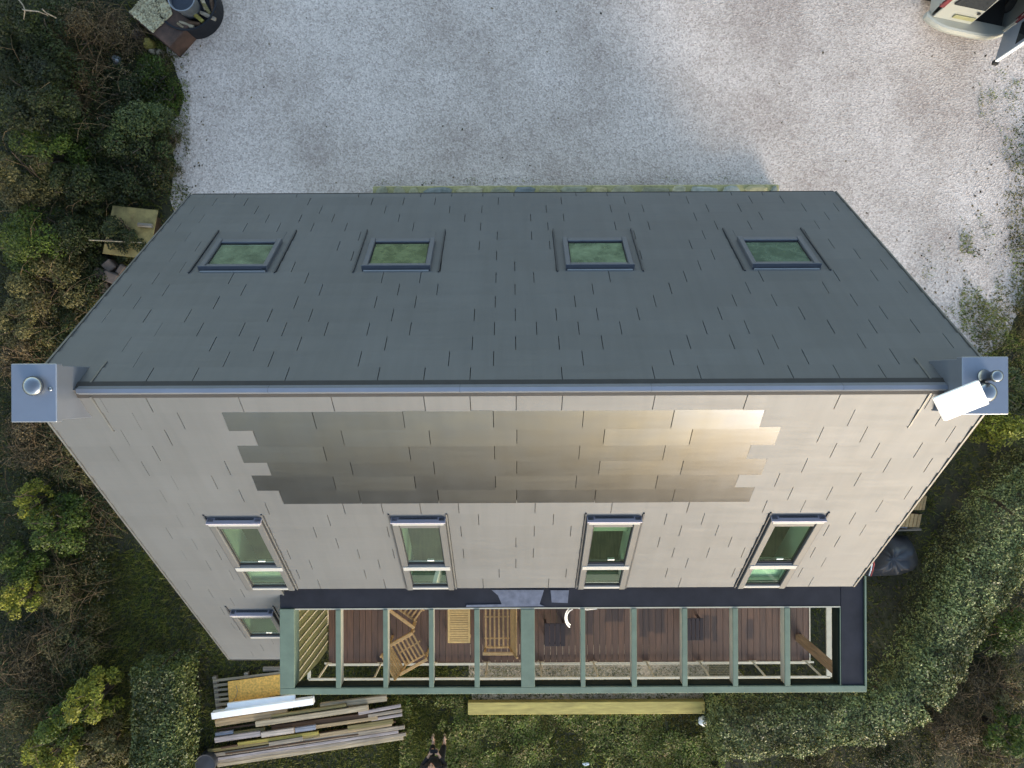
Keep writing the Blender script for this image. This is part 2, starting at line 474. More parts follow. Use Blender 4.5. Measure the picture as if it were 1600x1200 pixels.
# ------------------------------------------------------------------ house
ZR, YR, XC = 7.87, -0.04, 0.03
AS, AN = R(48.0), R(52.0)
HALF = 5.35
EXP = 0.3117; S0 = 0.068
S_END, N_END, S_CUT, X_CUT = 7.61, 5.195, 4.74, -3.72
def SP(side, x, s, h=0.0):
    if side == 'S':
        d = (0, -math.cos(AS), -math.sin(AS)); n = (0, -math.sin(AS), math.cos(AS))
    else:
        d = (0, math.cos(AN), -math.sin(AN)); n = (0, math.sin(AN), math.cos(AN))
    return Vector((XC + x, YR + d[1] * s + n[1] * h, ZR + d[2] * s + n[2] * h))

def sbox(mb, side, x0, x1, s0, s1, h0, h1, h0b=None, h1b=None):
    """box on the slope; h*b = heights at the lower end"""
    h0b = h0 if h0b is None else h0b; h1b = h1 if h1b is None else h1b
    mb.hexa([SP(side, x0, s0, h0), SP(side, x1, s0, h0), SP(side, x1, s1, h0b), SP(side, x0, s1, h0b),
             SP(side, x0, s0, h1), SP(side, x1, s0, h1), SP(side, x1, s1, h1b), SP(side, x0, s1, h1b)])

house = empty('house', (0, 0, 0), 'tall gable house with a grey metal shingle roof and eight roof windows', 'house')

NSKY = [-3.87, -1.62, 1.19, 3.76]
SSKY = [-3.83, -1.32, 1.36, 3.87]
def row_s(i): return S0 + EXP * i
holes = {'N': [(x - .60, x + .60, 8, 12) for x in NSKY],
         'S': [(x - .405, x + .405, 8, 15) for x in SSKY] + [(-4.37 - .42, -4.37 + .40, 17, 21)]}
# chimney squares are cut too
CH = [(-5.30 - XC, -4.80 - XC), (4.77 - XC, 5.27 - XC)]

def solar_range(i):
    return {1: (-3.33, 2.84), 2: (-3.06, 3.11)}[1 if i % 2 else 2]

def subtract(iv, cuts):
    out = [iv]
    for c0, c1 in cuts:
        nx = []
        for a, b in out:
            if c1 <= a or c0 >= b: nx.append((a, b)); continue
            if c0 > a: nx.append((a, c0))
            if c1 < b: nx.append((c1, b))
        out = nx
    return out

def tiles(side):
    mb = MB()
    rnd = random.Random(11 if side == 'S' else 5)
    smax = S_END if side == 'S' else N_END
    i = -1
    while True:
        i += 1
        s0 = row_s(i) if i else 0.0
        if s0 >= smax - 0.02: break
        s1 = min(row_s(i + 1), smax)
        xr = -HALF, HALF
        if side == 'S' and s0 >= S_CUT - 0.01: xr = -HALF, X_CUT
        cuts = [(c[0], c[1]) for c in holes[side] if c[2] <= i < c[3]]
        if side == 'S' and 1 <= i <= 6: cuts.append(solar_range(i))
        if side == 'S' and i == 0: s0 = 0.05
        x = 0.53 - 0.514 * 14 + (0 if i % 2 == 0 else -0.257) - 0.514 * rnd.choice((0, 1))
        while x < HALF:
            w = 1.028 if rnd.random() < 0.62 else 0.514
            for a, b in subtract((max(x, xr[0]), min(x + w, xr[1])), cuts):
                if b - a < 0.012: continue
                ga = 0.0045 if a > xr[0] else 0
                j = rnd.uniform(-.0015, .0015); k = rnd.uniform(-.0015, .0015)
                p = [SP(side, a + ga, s0 - .015, -.012), SP(side, b - ga, s0 - .015, -.012), SP(side, b - ga, s1, -.004), SP(side, a + ga, s1, -.004),
                     SP(side, a + ga, s0 - .015, .002 + j), SP(side, b - ga, s0 - .015, .002 + k), SP(side, b - ga, s1, .017 + k), SP(side, a + ga, s1, .017 + j)]
                mb.hexa(p)
            x += w
    return mb
for side in 'NS':
    rs = tiles(side).build('roof_slope', M['roof'], house)
    if side == 'S': rs_s = rs; rs['label'] = 'bright south slope of metal shingles'
    else: rs_n = rs; rs['label'] = 'dark north slope of metal shingles'
    # underlay with real openings under the roof windows
    smax = S_END if side == 'S' else N_END
    hl = holes[side]
    xs = sorted(set([-HALF + .02, HALF - .02, X_CUT] + [c[0] + .06 for c in hl] + [c[1] - .06 for c in hl]))
    ss = sorted(set([0, smax - .02, S_CUT] + [row_s(c[2]) + .16 for c in hl] + [row_s(c[3]) - .10 for c in hl]))
    ss = [s for s in ss if s <= smax - .01]
    mb = MB()
    for xa, xb in zip(xs, xs[1:]):
        for sa, sb in zip(ss, ss[1:]):
            cx, cs = (xa + xb) / 2, (sa + sb) / 2
            if side == 'S' and cs > S_CUT and cx > X_CUT: continue
            if any(c[0] < cx < c[1] and row_s(c[2]) + .1 < cs < row_s(c[3]) - .05 for c in hl): continue
            sbox(mb, side, xa, xb, sa, sb, -.12, -.022)
    mb.build('roof_deck', M['under'], house)
rnd_s = random.Random(4); SPN = Vector((0, -math.sin(AS), math.cos(AS)))
for i in range(1, 7):
    x0, x1 = solar_range(i)
    for k in range(6):
        mb = MB()
        a = x0 + 1.0283 * k; b = a + 1.0283
        s0, s1 = row_s(i), row_s(i + 1)
        p = [SP('S', a + .004, s0 - .01, -.008), SP('S', b - .004, s0 - .01, -.008), SP('S', b - .004, s1, -.002), SP('S', a + .004, s1, -.002),
             SP('S', a + .004, s0 - .01, .006), SP('S', b - .004, s0 - .01, .006), SP('S', b - .004, s1, .034), SP('S', a + .004, s1, .034)]
        tj, tk, tl = rnd_s.uniform(-.004, .004), rnd_s.uniform(-.004, .004), rnd_s.uniform(-.003, .003)
        for q_, dh in zip((4, 5, 6, 7), (tj, tk, tk + tl, tj + tl)): p[q_] = p[q_] + SPN * (dh * .8 + .008)
        mb.hexa(p)
        mb.build('solar_tile', M['solar'], rs_s)
# ridge cap, in folded metal
mb = MB()
prof = [SP('N', 0, .075, .005), SP('N', 0, .03, .012), Vector((0, YR + .006, ZR + .022)), Vector((0, YR - .040, ZR + .022)), SP('S', 0, .07, .012), SP('S', 0, .09, .005)]
xs = [-4.80 + .0, -2.7, -.6, 1.5, 3.6, 4.74]
for xa, xb in zip(xs, xs[1:]):
    v = [(XC + x, p.y, p.z) for x in (xa, xb - .003) for p in prof]
    n = len(prof)
    mb.add(v, [(i, i + 1, n + i + 1, n + i) for i in range(n - 1)])
mb.build('ridge_cap', M['chimney'], house)
# verge trims and gutters
for sx in (-1, 1):
    for side in 'NS':
        mb = MB()
        e = N_END if side == 'N' else (S_END if sx < 0 else S_CUT)
        x = sx * (HALF + .012)
        sbox(mb, side, x - .012, x + .012, 0.02, e, -.16, .028)
        mb.build('verge_trim', M['trim'], house)
mb = MB(); sbox(mb, 'N', -HALF, HALF, N_END + .005, N_END + .075, -.09, .0)
mb.build('gutter', M['darkmetal'], house)
mb = MB(); sbox(mb, 'S', -HALF, X_CUT, S_END + .005, S_END + .085, -.09, .004)
mb.build('gutter', M['darkmetal'], house)
mb = MB(); sbox(mb, 'S', X_CUT - .004, X_CUT + .02, S_CUT, S_END, -.16, .022)
mb.build('verge_trim', M['trim'], house)

# walls
yN = YR + math.cos(AN) * 4.75; yS = YR - math.cos(AS) * 4.55; yS2 = YR - math.cos(AS) * 7.2
def roofz(y, off=-.16):
    return (ZR - (y - YR) * math.tan(AN) if y > YR else ZR + (y - YR) * math.tan(AS)) + off
def panel(name, pts_yz, x0, x1, mat):
    mb = MB(); n = len(pts_yz)
    mb.add([(x0, y, z) for y, z in pts_yz] + [(x1, y, z) for y, z in pts_yz],
           [tuple(range(n)), tuple(range(n, 2 * n))] + [(i, (i + 1) % n, n + (i + 1) % n, n + i) for i in range(n)])
    return mb.build(name, mat, house)
wx0, wx1 = XC - HALF + .12, XC + HALF - .12
panel('wall', [(yS2, 0), (yN, 0), (yN, roofz(yN)), (YR, roofz(YR)), (yS2, roofz(yS2))], wx0, wx0 + .25, M['wall'])
panel('wall', [(yS, 0), (yN, 0), (yN, roofz(yN)), (YR, roofz(YR)), (yS, roofz(yS))], wx1 - .25, wx1, M['wall'])
mb = MB(); mb.box(wx0 + .25, wx1 - .25, yN - .25, yN, 0, roofz(yN)); mb.build('wall', M['wall'], house)
mb = MB(); mb.box(-3.74, wx1 - .25, yS, yS + .25, 0, roofz(yS)); mb.build('wall', M['wall'], house)
mb = MB(); mb.box(wx0 + .25, -3.74, yS2, yS2 + .25, 0, roofz(yS2)); mb.build('wall', M['wall'], house)
panel('wall', [(yS2 + .25, 0), (yS, 0), (yS, roofz(yS)), (yS2 + .25, roofz(yS2 + .25))], -3.99, -3.74, M['wall'])
mb = MB(); mb.box(wx0 + .25, wx1 - .25, yS + .25, yN - .25, 4.05, 4.2); mb.build('loft_floor', M['loft'], house)
mb = MB(); mb.box(wx0 + .25, -3.99, yS2 + .25, yS + .25, 1.5, 1.6); mb.build('loft_floor', M['loft'], house)
for xx in (-2.6, 0.05, 2.6):
    mb = MB()
    mb.add([(xx, -2.4, 4.2), (xx, 2.0, 4.2), (xx, 1.2, 6.2), (xx, 0, 7.5), (xx, -1.5, 6.0), (xx + .1, -2.4, 4.2), (xx + .1, 2.0, 4.2), (xx + .1, 1.2, 6.2), (xx + .1, 0, 7.5), (xx + .1, -1.5, 6.0)],
           [(0, 1, 2, 3, 4), (5, 6, 7, 8, 9)] + [(i, (i + 1) % 5, 5 + (i + 1) % 5, 5 + i) for i in range(5)])
    mb.build('partition', M['inner'], house)

def skylight(side, xc, ia, ib, f0, f1, hw, gw, fl, cover=True, mid=None, label=None):
    """f0..f1 frame extent down the slope, hw half frame width, gw half glass width"""
    t = MB()
    # flashing: flat plate of metal around the frame with two raised side folds
    sa, sb = row_s(ia), row_s(ib)
    x0, x1 = xc - fl, xc + fl
    sbox(t, side, x0 + .004, xc - hw + .02, sa + .0, sb, -.01, .010)
    sbox(t, side, xc + hw - .02, x1 - .004, sa + .0, sb, -.01, .010)
    sbox(t, side, xc - hw + .02, xc + hw - .02, sa, f0 + .03, -.01, .010)
    if f1 < sb: sbox(t, side, xc - hw + .02, xc + hw - .02, f1 - .03, sb, -.01, .014)
    fr = MB()
    hf = .075
    TOP = .22 if side == 'S' else .14
    sbox(fr, side, xc - hw, xc - gw, f0, f1, -.03, hf)
    sbox(fr, side, xc + gw, xc + hw, f0, f1, -.03, hf)
    sbox(fr, side, xc - gw, xc + gw, f1 - .10, f1, -.03, hf - .012)
    sbox(fr, side, xc - gw, xc + gw, f0, f0 + TOP, -.03, hf - .02)
    if mid: sbox(fr, side, xc - gw, xc + gw, mid[0], mid[1], -.03, hf - .012)
    o = fr.build('skylight', M['frame'] if side == 'S' else M['frameN'], house, 0.008)
    if label: o['label'] = label
    t.build('flashing', M['roof'], o)
    for xx in (x0 + .012, x1 - .012):
        fo = MB()
        sbox(fo, side, xx - .010, xx + .010, sa - .02, sb + (.03 if side == 'N' else 0.0), .0, .035)
        fo.build('flashing_fold', M['shadefold'] if side == 'N' or xx * (1 if xc > 0 else -1) > xc * (1 if xc > 0 else -1) or xc > 0 else M['trim'], o)  # darker folds carry the shadow of the channel beside them
    c = MB()
    ch = .105 if side == 'S' else .095
    sbox(c, side, xc - hw - .004, xc + hw + .004, f0, f0 + .022, .0, ch)
    c.build('top_cover', M['cover'] if side == 'S' else M['frameN'], o, 0.003)
    glz = [(f0 + TOP, mid[0]), (mid[1], f1 - .10)] if mid else [(f0 + TOP, f1 - .10)]
    for ga, gb in glz:
        gm = MB()
        gm.add([SP(side, xc - gw, ga, .03), SP(side, xc + gw, ga, .03), SP(side, xc + gw, gb, .03), SP(side, xc - gw, gb, .03)], [(0, 1, 2, 3)])
        gm.build('glass_pane', M['glass' if side == 'S' else 'glassN'], o)
    gk = MB()
    for ga, gb in glz:
        sbox(gk, side, xc - gw, xc - gw + .014, ga, gb, .031, .037); sbox(gk, side, xc + gw - .014, xc + gw, ga, gb, .031, .037)
        sbox(gk, side, xc - gw + .015, xc + gw - .015, gb - .022, gb, .031, .037)
    gk.build('gasket', M['darkmetal'], o)
    for (ga, gb), hh_ in [((f0 + .024, f0 + .070), .103)] * (side == 'S') + ([((mid[0] + .025, mid[1] - .02), hf + .012)] if mid else []) + [((f1 - .085, f1 - .03), hf - .004)] * (side == 'S') + [((f0 - .030, f0 - .004), .03)] * (side == 'N'):
        lp = MB()
        sbox(lp, side, xc - hw + .02, xc + hw - .02, ga, gb, .0, hh_)
        lp.build('sash_bar' if side == 'S' else 'drip_edge', M['sash'], o, .004)
    if side == 'S':
        hd = MB(); e = glz[0][1]
        sbox(hd, side, xc + .02, xc + .12, e - .09, e - .07, .0, .034)
        hd.build('handle', M['white'], o)
    # lining of the opening, pale inside
    ln = MB(); dp = -.42
    ga, gb = glz[0][0], glz[-1][1]
    for xa, xb in ((xc - gw - .05, xc - gw - .02), (xc + gw + .02, xc + gw + .05)):
        sbox(ln, side, xa, xb, ga - .04, gb + .04, dp, -.03)
    if side == 'S':
        sbox(ln, side, xc - gw - .02, xc + gw + .02, gb + .01, gb + .04, dp, -.03)
        sbox(ln, side, xc - gw - .02, xc + gw + .02, ga - .04, ga - .01, dp, -.03)
    else:
        sbox(ln, side, xc - gw - .02, xc + gw + .02, gb + .01, gb + .04, dp, -.03)
        sbox(ln, side, xc - gw - .02, xc + gw + .02, ga - .04, ga - .01, dp, -.03)
    ln.build('lining', M['inner'], o)
    return o
for i, x in enumerate(NSKY):
    o = skylight('N', x, 8, 12, 2.60, 3.48, .47, .40, .60)
for i, x in enumerate(SSKY):
    o = skylight('S', x, 8, 15, 2.64, 4.70, .37, .275, .405, True, (3.90, 4.05))
    sl_ = MB()
    if i in (0, 3): sbox(sl_, 'S', x - .29, x + .29, 4.02, 4.64, -.11, -.09)
    else: sbox(sl_, 'S', x - .29, x + .29, 4.30, 4.64, -.20, -.18)
    if i == 2: sbox(sl_, 'S', x - .25, x + .25, 2.98, 3.14, -.07, -.055)
    sl_.build('pane_backing', M['inner'] if i in (0, 3) else M['backgrey'], o)  # added board, its tone stands for the lit room behind the panes
skylight('S', -4.37, 17, 21, 5.53, 6.56, .35, .27, .40, True, None)

def chimney(x0, x1, y0, y1, zt):
    mb = MB()
    mb.box(x0 + .02, x1 - .02, y0 + .02, y1 - .02, ZR - 1.0, zt - .10)
    o = mb.build('chimney', M['chimney'], house, .006)
    c = MB(); c.box(x0, x1, y0, y1, zt - .105, zt)
    c.build('chimney_cap', M['chimney'], o, .008)
    return o
# left: seen at u 17-97, v 568-660
a, b = P(17, 660, H - 7.6), P(88, 568, H - 7.6)
cl = chimney(a.x, b.x, a.y, b.y, H - 7.6)
mb = MB(); c = P(46, 603, H - 7.5)
mb.lathe((c.x, c.y, H - 7.6), [(.085, 0), (.085, .03), (.105, .035), (.104, .06), (.085, .085), (.05, .10), (.01, .105)], 28)
mb.build('flue_cowl', M['cowl'], cl, smooth=True)
mb = MB(); c = P(79, 608, H - 7.6)
mb.lathe((c.x, c.y, H - 7.6), [(.022, 0), (.022, .012), (.006, .016)], 12)
mb.build('vent_knob', M['cowl'], cl, smooth=True)
a2, b2 = P(1504, 648, H - 7.63), P(1576, 557, H - 7.63)
cr = chimney(a2.x, b2.x, a2.y, b2.y, H - 7.63)
mb = MB(); c = P(1538, 588, H - 7.63)
mb.lathe((c.x, c.y, H - 7.63), [(.075, 0), (.07, .01), (.05, .03), (.048, .17), (.062, .175), (.062, .21), (.045, .225), (.01, .23)], 28)
mb.build('flue_cowl', M['cowl'], cr, smooth=True)
mb = MB(); c = P(1543, 613, H - 7.55)
mb.lathe((c.x, c.y, H - 7.63), [(.075, 0), (.075, .05), (.105, .055), (.104, .08), (.085, .11), (.05, .125), (.01, .13)], 28)
mb.build('flue_cowl', M['cowl'], cr, smooth=True)
# raised flashing along the chimneys
for sx, ch in ((-1, cl), (1, cr)):
    x = -4.66 - XC if sx < 0 else 4.63 - XC
    mb = MB()
    sbox(mb, 'N', x - .010, x + .010, .10, .50, .0, .024)
    sbox(mb, 'S', x - .010, x + .010, .10, .72, .0, .024)
    mb.build('chimney_flashing', M['trim'], ch)

# flat white antenna panel on the right chimney
ap = empty('panel_antenna', (a2.x, a2.y, H - 7.6), 'flat white rectangular antenna panel fixed to the right chimney', 'antenna')
zz = H - 7.05
q = [P(1460, 622, zz + .06), P(1530, 594, zz + .10), P(1547, 631, zz - .07), P(1478, 658, zz - .11)]
q = [Vector((p.x - a2.x, p.y - a2.y, p.z - zz)) for p in q]
mb = MB(); n = 4
mb.hexa([Vector((p.x, p.y, p.z + .50)) for p in q[::-1]] + [Vector((p.x, p.y, p.z + .55)) for p in q[::-1]])
mb.build('panel', M['white'], ap, .008)
ctr = sum(q, Vector((0, 0, 0))) / 4
mb = MB(); mb.tube([(ctr.x + .05, ctr.y + .03, .50), (ctr.x + .05, ctr.y + .03, .38), (ctr.x + .30, ctr.y + .05, .30), (ctr.x + .30, ctr.y + .05, -.03)], .018, 8)
mb.build('bracket', M['zinc'], ap)

# ------------------------------------------------------------------ pergola
PZ = H - 11.6
perg = empty('pergola', (0, 0, PZ), 'green painted pergola with dark flat roof edge along the south side', 'pergola')
def wbox(mb, u0, u1, v0, v1, zt, zb, org=(0, 0, PZ)):
    """box whose TOP face is seen at u0..u1, v0..v1"""
    a, b = P(u0, v1, zt), P(u1, v0, zt)
    th = -TH
    mb.box(a.x - org[0], b.x - org[0], a.y - org[1], b.y - org[1], zb - org[2], zt - org[2])
def PX(u): return (u - 800) * 11.6 / F
y_w = -3.24; y_i = -3.585; y_b0 = -4.86; y_b1 = -4.965
mb = MB(); mb.box(-3.74, 5.255, y_i, y_w, -.22, 0); mb.box(5.255, 5.63, y_b0 + .005, -3.10, -.22, -.002)
mb.build('flat_roof_edge', M['membrane'], perg, .01)
mb = MB(); mb.box(-3.50, 5.25, y_i - .022, y_i - .002, -.30, .004); mb.build('edge_trim', M['cream'], perg)
mb = MB(); mb.box(5.632, 5.655, y_b0, -3.10, -.22, .03); mb.build('edge_trim', M['green'], perg)
mb = MB(); mb.box(5.245, 5.253, y_b0, y_i - .023, -.23, .006); mb.build('edge_trim', M['green'], perg)
mb = MB(); mb.box(-3.74, 5.665, y_b1, y_b0, -.215, .012); mb.build('front_beam', M['green'], perg, .006)
mb = MB(); mb.box(-3.50, 5.24, y_b0 + .003, y_b0 + .02, -.217, -.03); mb.build('shade_fascia', M['shadegreen'], perg)  # board added to darken the beam's shaded inner face
mb = MB(); mb.box(5.22, 5.243, y_b0 + .022, y_i - .024, -.23, -.02); mb.build('shade_fascia', M['shadegreen'], perg)
mb = MB(); mb.box(-3.74, -3.505, y_b0 + .002, y_i - .004, -.26, .014); mb.build('side_beam', M['green'], perg, .006)
mb = MB(); mb.box(.125, .345, y_b0 + .002, y_i - .024, -.26, .014); mb.build('middle_beam', M['green'], perg, .006)
for u0, u1 in ((523, 531), (597, 604.5), (668.5, 676), (739.5, 747.5), (905.5, 912.5), (985, 993), (1064, 1072), (1143, 1151), (1224, 1232.5)):
    x0, x1 = PX(u0), PX(u1)
    m2 = MB(); m2.box(x0 + .006, x1 - .006, y_b0 + .004, y_i - .024, -.20, -.012)
    o = m2.build('rafter', M['cream'], perg)
    m3 = MB(); m3.box(x0, x1, y_b0 + .0035, y_i - .0235, -.0115, .016)
    m3.build('rafter_cap', M['green'], o, .005)
DZ = H - 14.2
def post(u, v, w, mat):
    p = P(u, v, DZ)
    mb = MB(); mb.box(p.x - w / 2, p.x + w / 2, p.y - w / 2, p.y + w / 2, DZ - PZ, -.32)
    return mb.build('post', mat, perg, .006)
post(1248, 996, .13, M['postwood'])
mb = MB(); mb.box(.17, .30, -4.93, -4.80, DZ - PZ, -.32); mb.build('post', M['postwood'], perg, .006)
# end screen of upright boards at the west end
sc = MB(); xg = -3.66
ys = np.linspace(-3.5, -5.2, 11)
for k in range(10):
    ya, yb = ys[k], ys[k + 1]
    def ztop(y): return PZ - .28 if y > -5.0 else max(DZ + .25, PZ - .28 - (-5.0 - y) * 8)
    p = [(xg - .02, yb + .008, DZ), (xg + .012, yb + .008, DZ), (xg + .012, ya - .008, DZ), (xg - .02, ya - .008, DZ),
         (xg - .02, yb + .008, ztop(yb)), (xg + .012, yb + .008, ztop(yb)), (xg + .012, ya - .008, ztop(ya)), (xg - .02, ya - .008, ztop(ya))]
    sc.hexa([(x, y, z - PZ) for x, y, z in p])
so = sc.build('end_screen', M['greenwood'], perg)
sc = MB()
for k in range(1, 10):
    y = ys[k]; zt = PZ - .29
    sc.box(xg + .012, xg + .026, y - .009, y + .009, DZ - PZ, zt - PZ)
sc.build('cover_strip', M['cream'], so)

# silver film left on the dark roof edge
for (pts, lab) in (([(768, 921.5), (850, 921.5), (843, 944), (851, 947), (728, 948.5), (729, 945), (784, 944), (778, 930)], 'crumpled pale silver film lying on the dark pergola roof edge'),
                   ([(860, 922), (889, 922), (887, 942), (862, 941)], 'small square scrap of silver film on the dark roof edge')):
    mb = MB(); mb.prism([tuple(P(u, v, PZ).xy) for u, v in pts][::-1], PZ + .003, PZ + .009)
    tag(mb.build('plastic_film', M['film']), lab, 'plastic film')

# white cable loop hanging over the deck
mb = MB()
for off in (0, 4):
    pts = []
    for k in range(15):
        t = k / 14
        ang = math.radians(100 + 140 * t)
        pts.append(P(897 - off * .2 + (14 - off * .8) * math.cos(ang), 965 - (17 - off) * math.sin(ang), 3.6 - .5 * t))
    mb.tube(pts, .012, 6)
mb.tube([P(897, 948, 3.9), P(905, 950.5, 3.7), P(917, 952.5, 3.6), P(932, 951, 3.75)], .012, 6)
tag(mb.build('cable', M['white'], smooth=True), 'looped white cable hanging beside the pergola middle beam', 'cable')

# ------------------------------------------------------------------ deck and railing
deck = empty('deck', (0, 0, DZ), 'raised brown wooden deck under the green pergola', 'deck')
mb = MB(); x = -3.62; yD = -5.485
rnd = random.Random(3)
while x < 5.80:
    w = .121
    mb.box(x, x + w - .007, yD + rnd.uniform(-.004, .004), -3.55, -.028, rnd.uniform(-.002, .001))
    x += w
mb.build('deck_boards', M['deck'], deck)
mb = MB()
for xx in (-3.5, -1.5, .5, 2.5, 4.5, 5.7):
    for yy in (-5.38, -3.65):
        mb.box(xx - .05, xx + .05, yy - .05, yy + .05, -DZ + .001, -.14)
mb.box(-3.6, 5.8, -5.43, -5.37, -.14, -.03); mb.box(-3.6, 5.8, -3.68, -3.62, -.14, -.03); mb.box(-3.6, 5.8, -4.5, -4.4, -.14, -.03)
mb.build('substructure', M['brownwood'], deck)
mb = MB(); mb.box(-3.62, 5.80, yD - .032, yD - .010, -.12, .012); mb.box(5.81, 5.832, yD - .02, -3.55, -.12, .012)
mb.build('edge_board', M['cream'], deck)

rail = empty('railing', (0, 0, DZ), 'low cream railing with wire netting around the deck edge', 'railing')
RT = .775
yr = -5.462
mb = MB(); mb.bar((-3.80, yr, RT), (5.88, yr, RT), .042, .03); mb.bar((-3.79, yr, RT), (-3.79, yr + .17, RT), .06, .03)
mb.bar((5.86, yr, RT), (5.86, -3.6, RT), .10, .03)
mb.build('top_rail', M['cream'], rail, .004)
mb = MB(); mb.bar((-3.65, yr - .005, .05), (5.88, yr - .005, .05), .03, .02); mb.build('bottom_rail', M['cream'], rail)
for k in range(10):
    xx = -3.63 + k * 1.04
    mb = MB(); mb.bar((xx, yr, .02), (xx, yr, RT - .016), .028, .028, (1, 0, 0))
    mb.box(xx - .07, xx + .07, yr - .018, yr + .018, .0145, .028)
    mb.build('post', M['cream'], rail)
mb = MB(); x0n, x1n = -.62, 4.30
def strand(a, b, r=.0035): mb.bar(a, b, r, r, (0, 1, 0))
k = -12
while k * .07 < (x1n - x0n):
    xa = x0n + k * .07
    for sgn in (1,):
        p0 = (max(xa, x0n), yr - .012, .05 + max(0, x0n - xa) * 1.0); e = min(xa + .70, x1n)
        if e > p0[0]: strand(p0, (e, yr - .012, .05 + (e - xa)))
    k += 1
for zz in np.arange(.06, .75, .085): strand((x0n, yr - .014, zz), (x1n, yr - .014, zz))
mb.build('netting', M['net'], rail)

# ------------------------------------------------------------------ deck furniture
def armchair(name, label, loc, face_deg, W=.56, D=.56, group=None, cat='chair', arms=True):
    """front of the chair points along local +x"""
    t = empty(name, loc, label, cat, group, R(face_deg))
    wd = M['chairwood']
    s = MB(); n = max(5, int(round(W / .085)))
    ns = 6
    nsl = 6
    for k in range(nsl):
        xk = -.20 + k * .40 / (nsl - 1) if D < .6 else -.20 + k * .42 / (nsl - 1)
        s.box(xk - .017, xk + .017, -W / 2 + .03, W / 2 - .03, .385, .403)
    ncr = max(1, int(round(W / .45)))
    for k in range(ncr):
        yk = -W / 2 + W * (k + .5 + (0 if ncr == 1 else 0)) / ncr if ncr > 1 else 0.02
        s.box(-.23, .25, yk - .014, yk + .014, .366, .384)
    for yk in (-W / 2 + .035, W / 2 - .035): s.box(-.24, .26, yk - .018, yk + .018, .345, .384)
    s.build('seat', wd, t, .003)
    b = MB()
    for k in range(6):
        z = .46 + k * .078; xb = -.245 - (z - .40) * .26
        b.rbox((xb, 0, z), .016, W - .05, .058, Matrix.Rotation(-.255, 3, 'Y'))
    for yk in (-W / 2 + .025, W / 2 - .025):
        b.bar((-.235, yk, .36), (-.375, yk, .90), .035, .03, (0, 1, 0))
    b.build('backrest', wd, t, .003)
    for sy in (-1, 1):
        y = sy * (W / 2)
        a = MB(); a.box(-.33, .27, y - .03, y + .03, .60, .622); a.build('armrest', wd, t, .005)
        for xl, zt in ((.23, .60), (-.27, .60)):
            l = MB(); l.box(xl - .02, xl + .02, y - .018, y + .018, 0, zt - .001); l.build('leg', wd, t, .003)
    return t
p = P(639, 1014, DZ + .4); armchair('armchair', 'slatted wooden armchair angled across the deck in front', (p.x, p.y, DZ), 29, .56, .56, 'slatted garden seats')
p = P(645, 944, DZ + .4); armchair('armchair', 'slatted wooden armchair half hidden under the dark roof edge', (p.x, p.y, DZ), -36, .56, .56, 'slatted garden seats')
p = P(779, 1000, DZ + .4); yb = P(779, 1021, DZ + .6).y
armchair('garden_bench', 'slatted wooden garden bench beside the wide middle beam', (P(777, 1000, DZ + .4).x, yb + .62, DZ), 180, 1.24, .60, None, 'bench')
M['stoolwood'] = wood('dark_stool_wood', (0.018, 0.013, 0.017), 0.6, (26, 2, 26))
for (u0, u1, v0, v1, lab) in ((851, 884, 974, 1010, 'dark slatted stool just right of the wide middle beam'), (1074, 1100, 966, 1001, 'dark slatted stool further right behind a pergola rafter')):
    zt = DZ + .40; a_, b_ = P(u0, v1, zt), P(u1, v0, zt)
    c_ = (a_ + b_) / 2; hx_, hy_ = (b_.x - a_.x) / 2, (b_.y - a_.y) / 2
    st_ = empty('stool', (c_.x, c_.y, DZ), lab, 'stool', 'dark slatted stools on the deck')
    mb = MB()
    for k in range(4):
        w_ = 2 * hx_ / 4; mb.box(-hx_ + k * w_, -hx_ + (k + 1) * w_ - .010, -hy_, hy_, .375, .40)
    mb.box(-hx_, hx_ - .01, -hy_ + .03, -hy_ + .06, .345, .374); mb.box(-hx_, hx_ - .01, hy_ - .06, hy_ - .03, .345, .374)
    mb.build('seat', M['stoolwood'], st_, .003)
    for sx in (-1, 1):
        for sy in (-1, 1):
            mb = MB(); mb.box(sx * (hx_ - .03) - .02, sx * (hx_ - .03) + .02, sy * (hy_ - .08) - .02, sy * (hy_ - .08) + .02, 0, .344); mb.build('leg', M['stoolwood'], st_, .003)
tb = empty('low_table', (P(717, 1000, DZ + .36).x, P(717, 1005, DZ + .36).y + .45, DZ), 'narrow slatted wooden low table between chair and bench', 'table')
mb = MB()
for k in range(19): mb.box(-.175, .175, -.41 + k * .0445, -.41 + k * .0445 + .036, .33, .348)
mb.build('tabletop', M['tablewood'], tb)
mb = MB(); mb.box(-.215, -.176, -.45, .45, .322, .352); mb.box(.176, .215, -.45, .45, .322, .352); mb.box(-.175, .175, -.45, -.412, .322, .352); mb.box(-.175, .175, .436, .45, .322, .352)
mb.build('table_frame', M['tablewood'], tb, .003)
for sx in (-1, 1):
    for sy in (-1, 1):
        mb = MB(); mb.box(sx * .185 - .02, sx * .185 + .02, sy * .42 - .02, sy * .42 + .02, 0, .321); mb.build('leg', M['tablewood'], tb, .003)

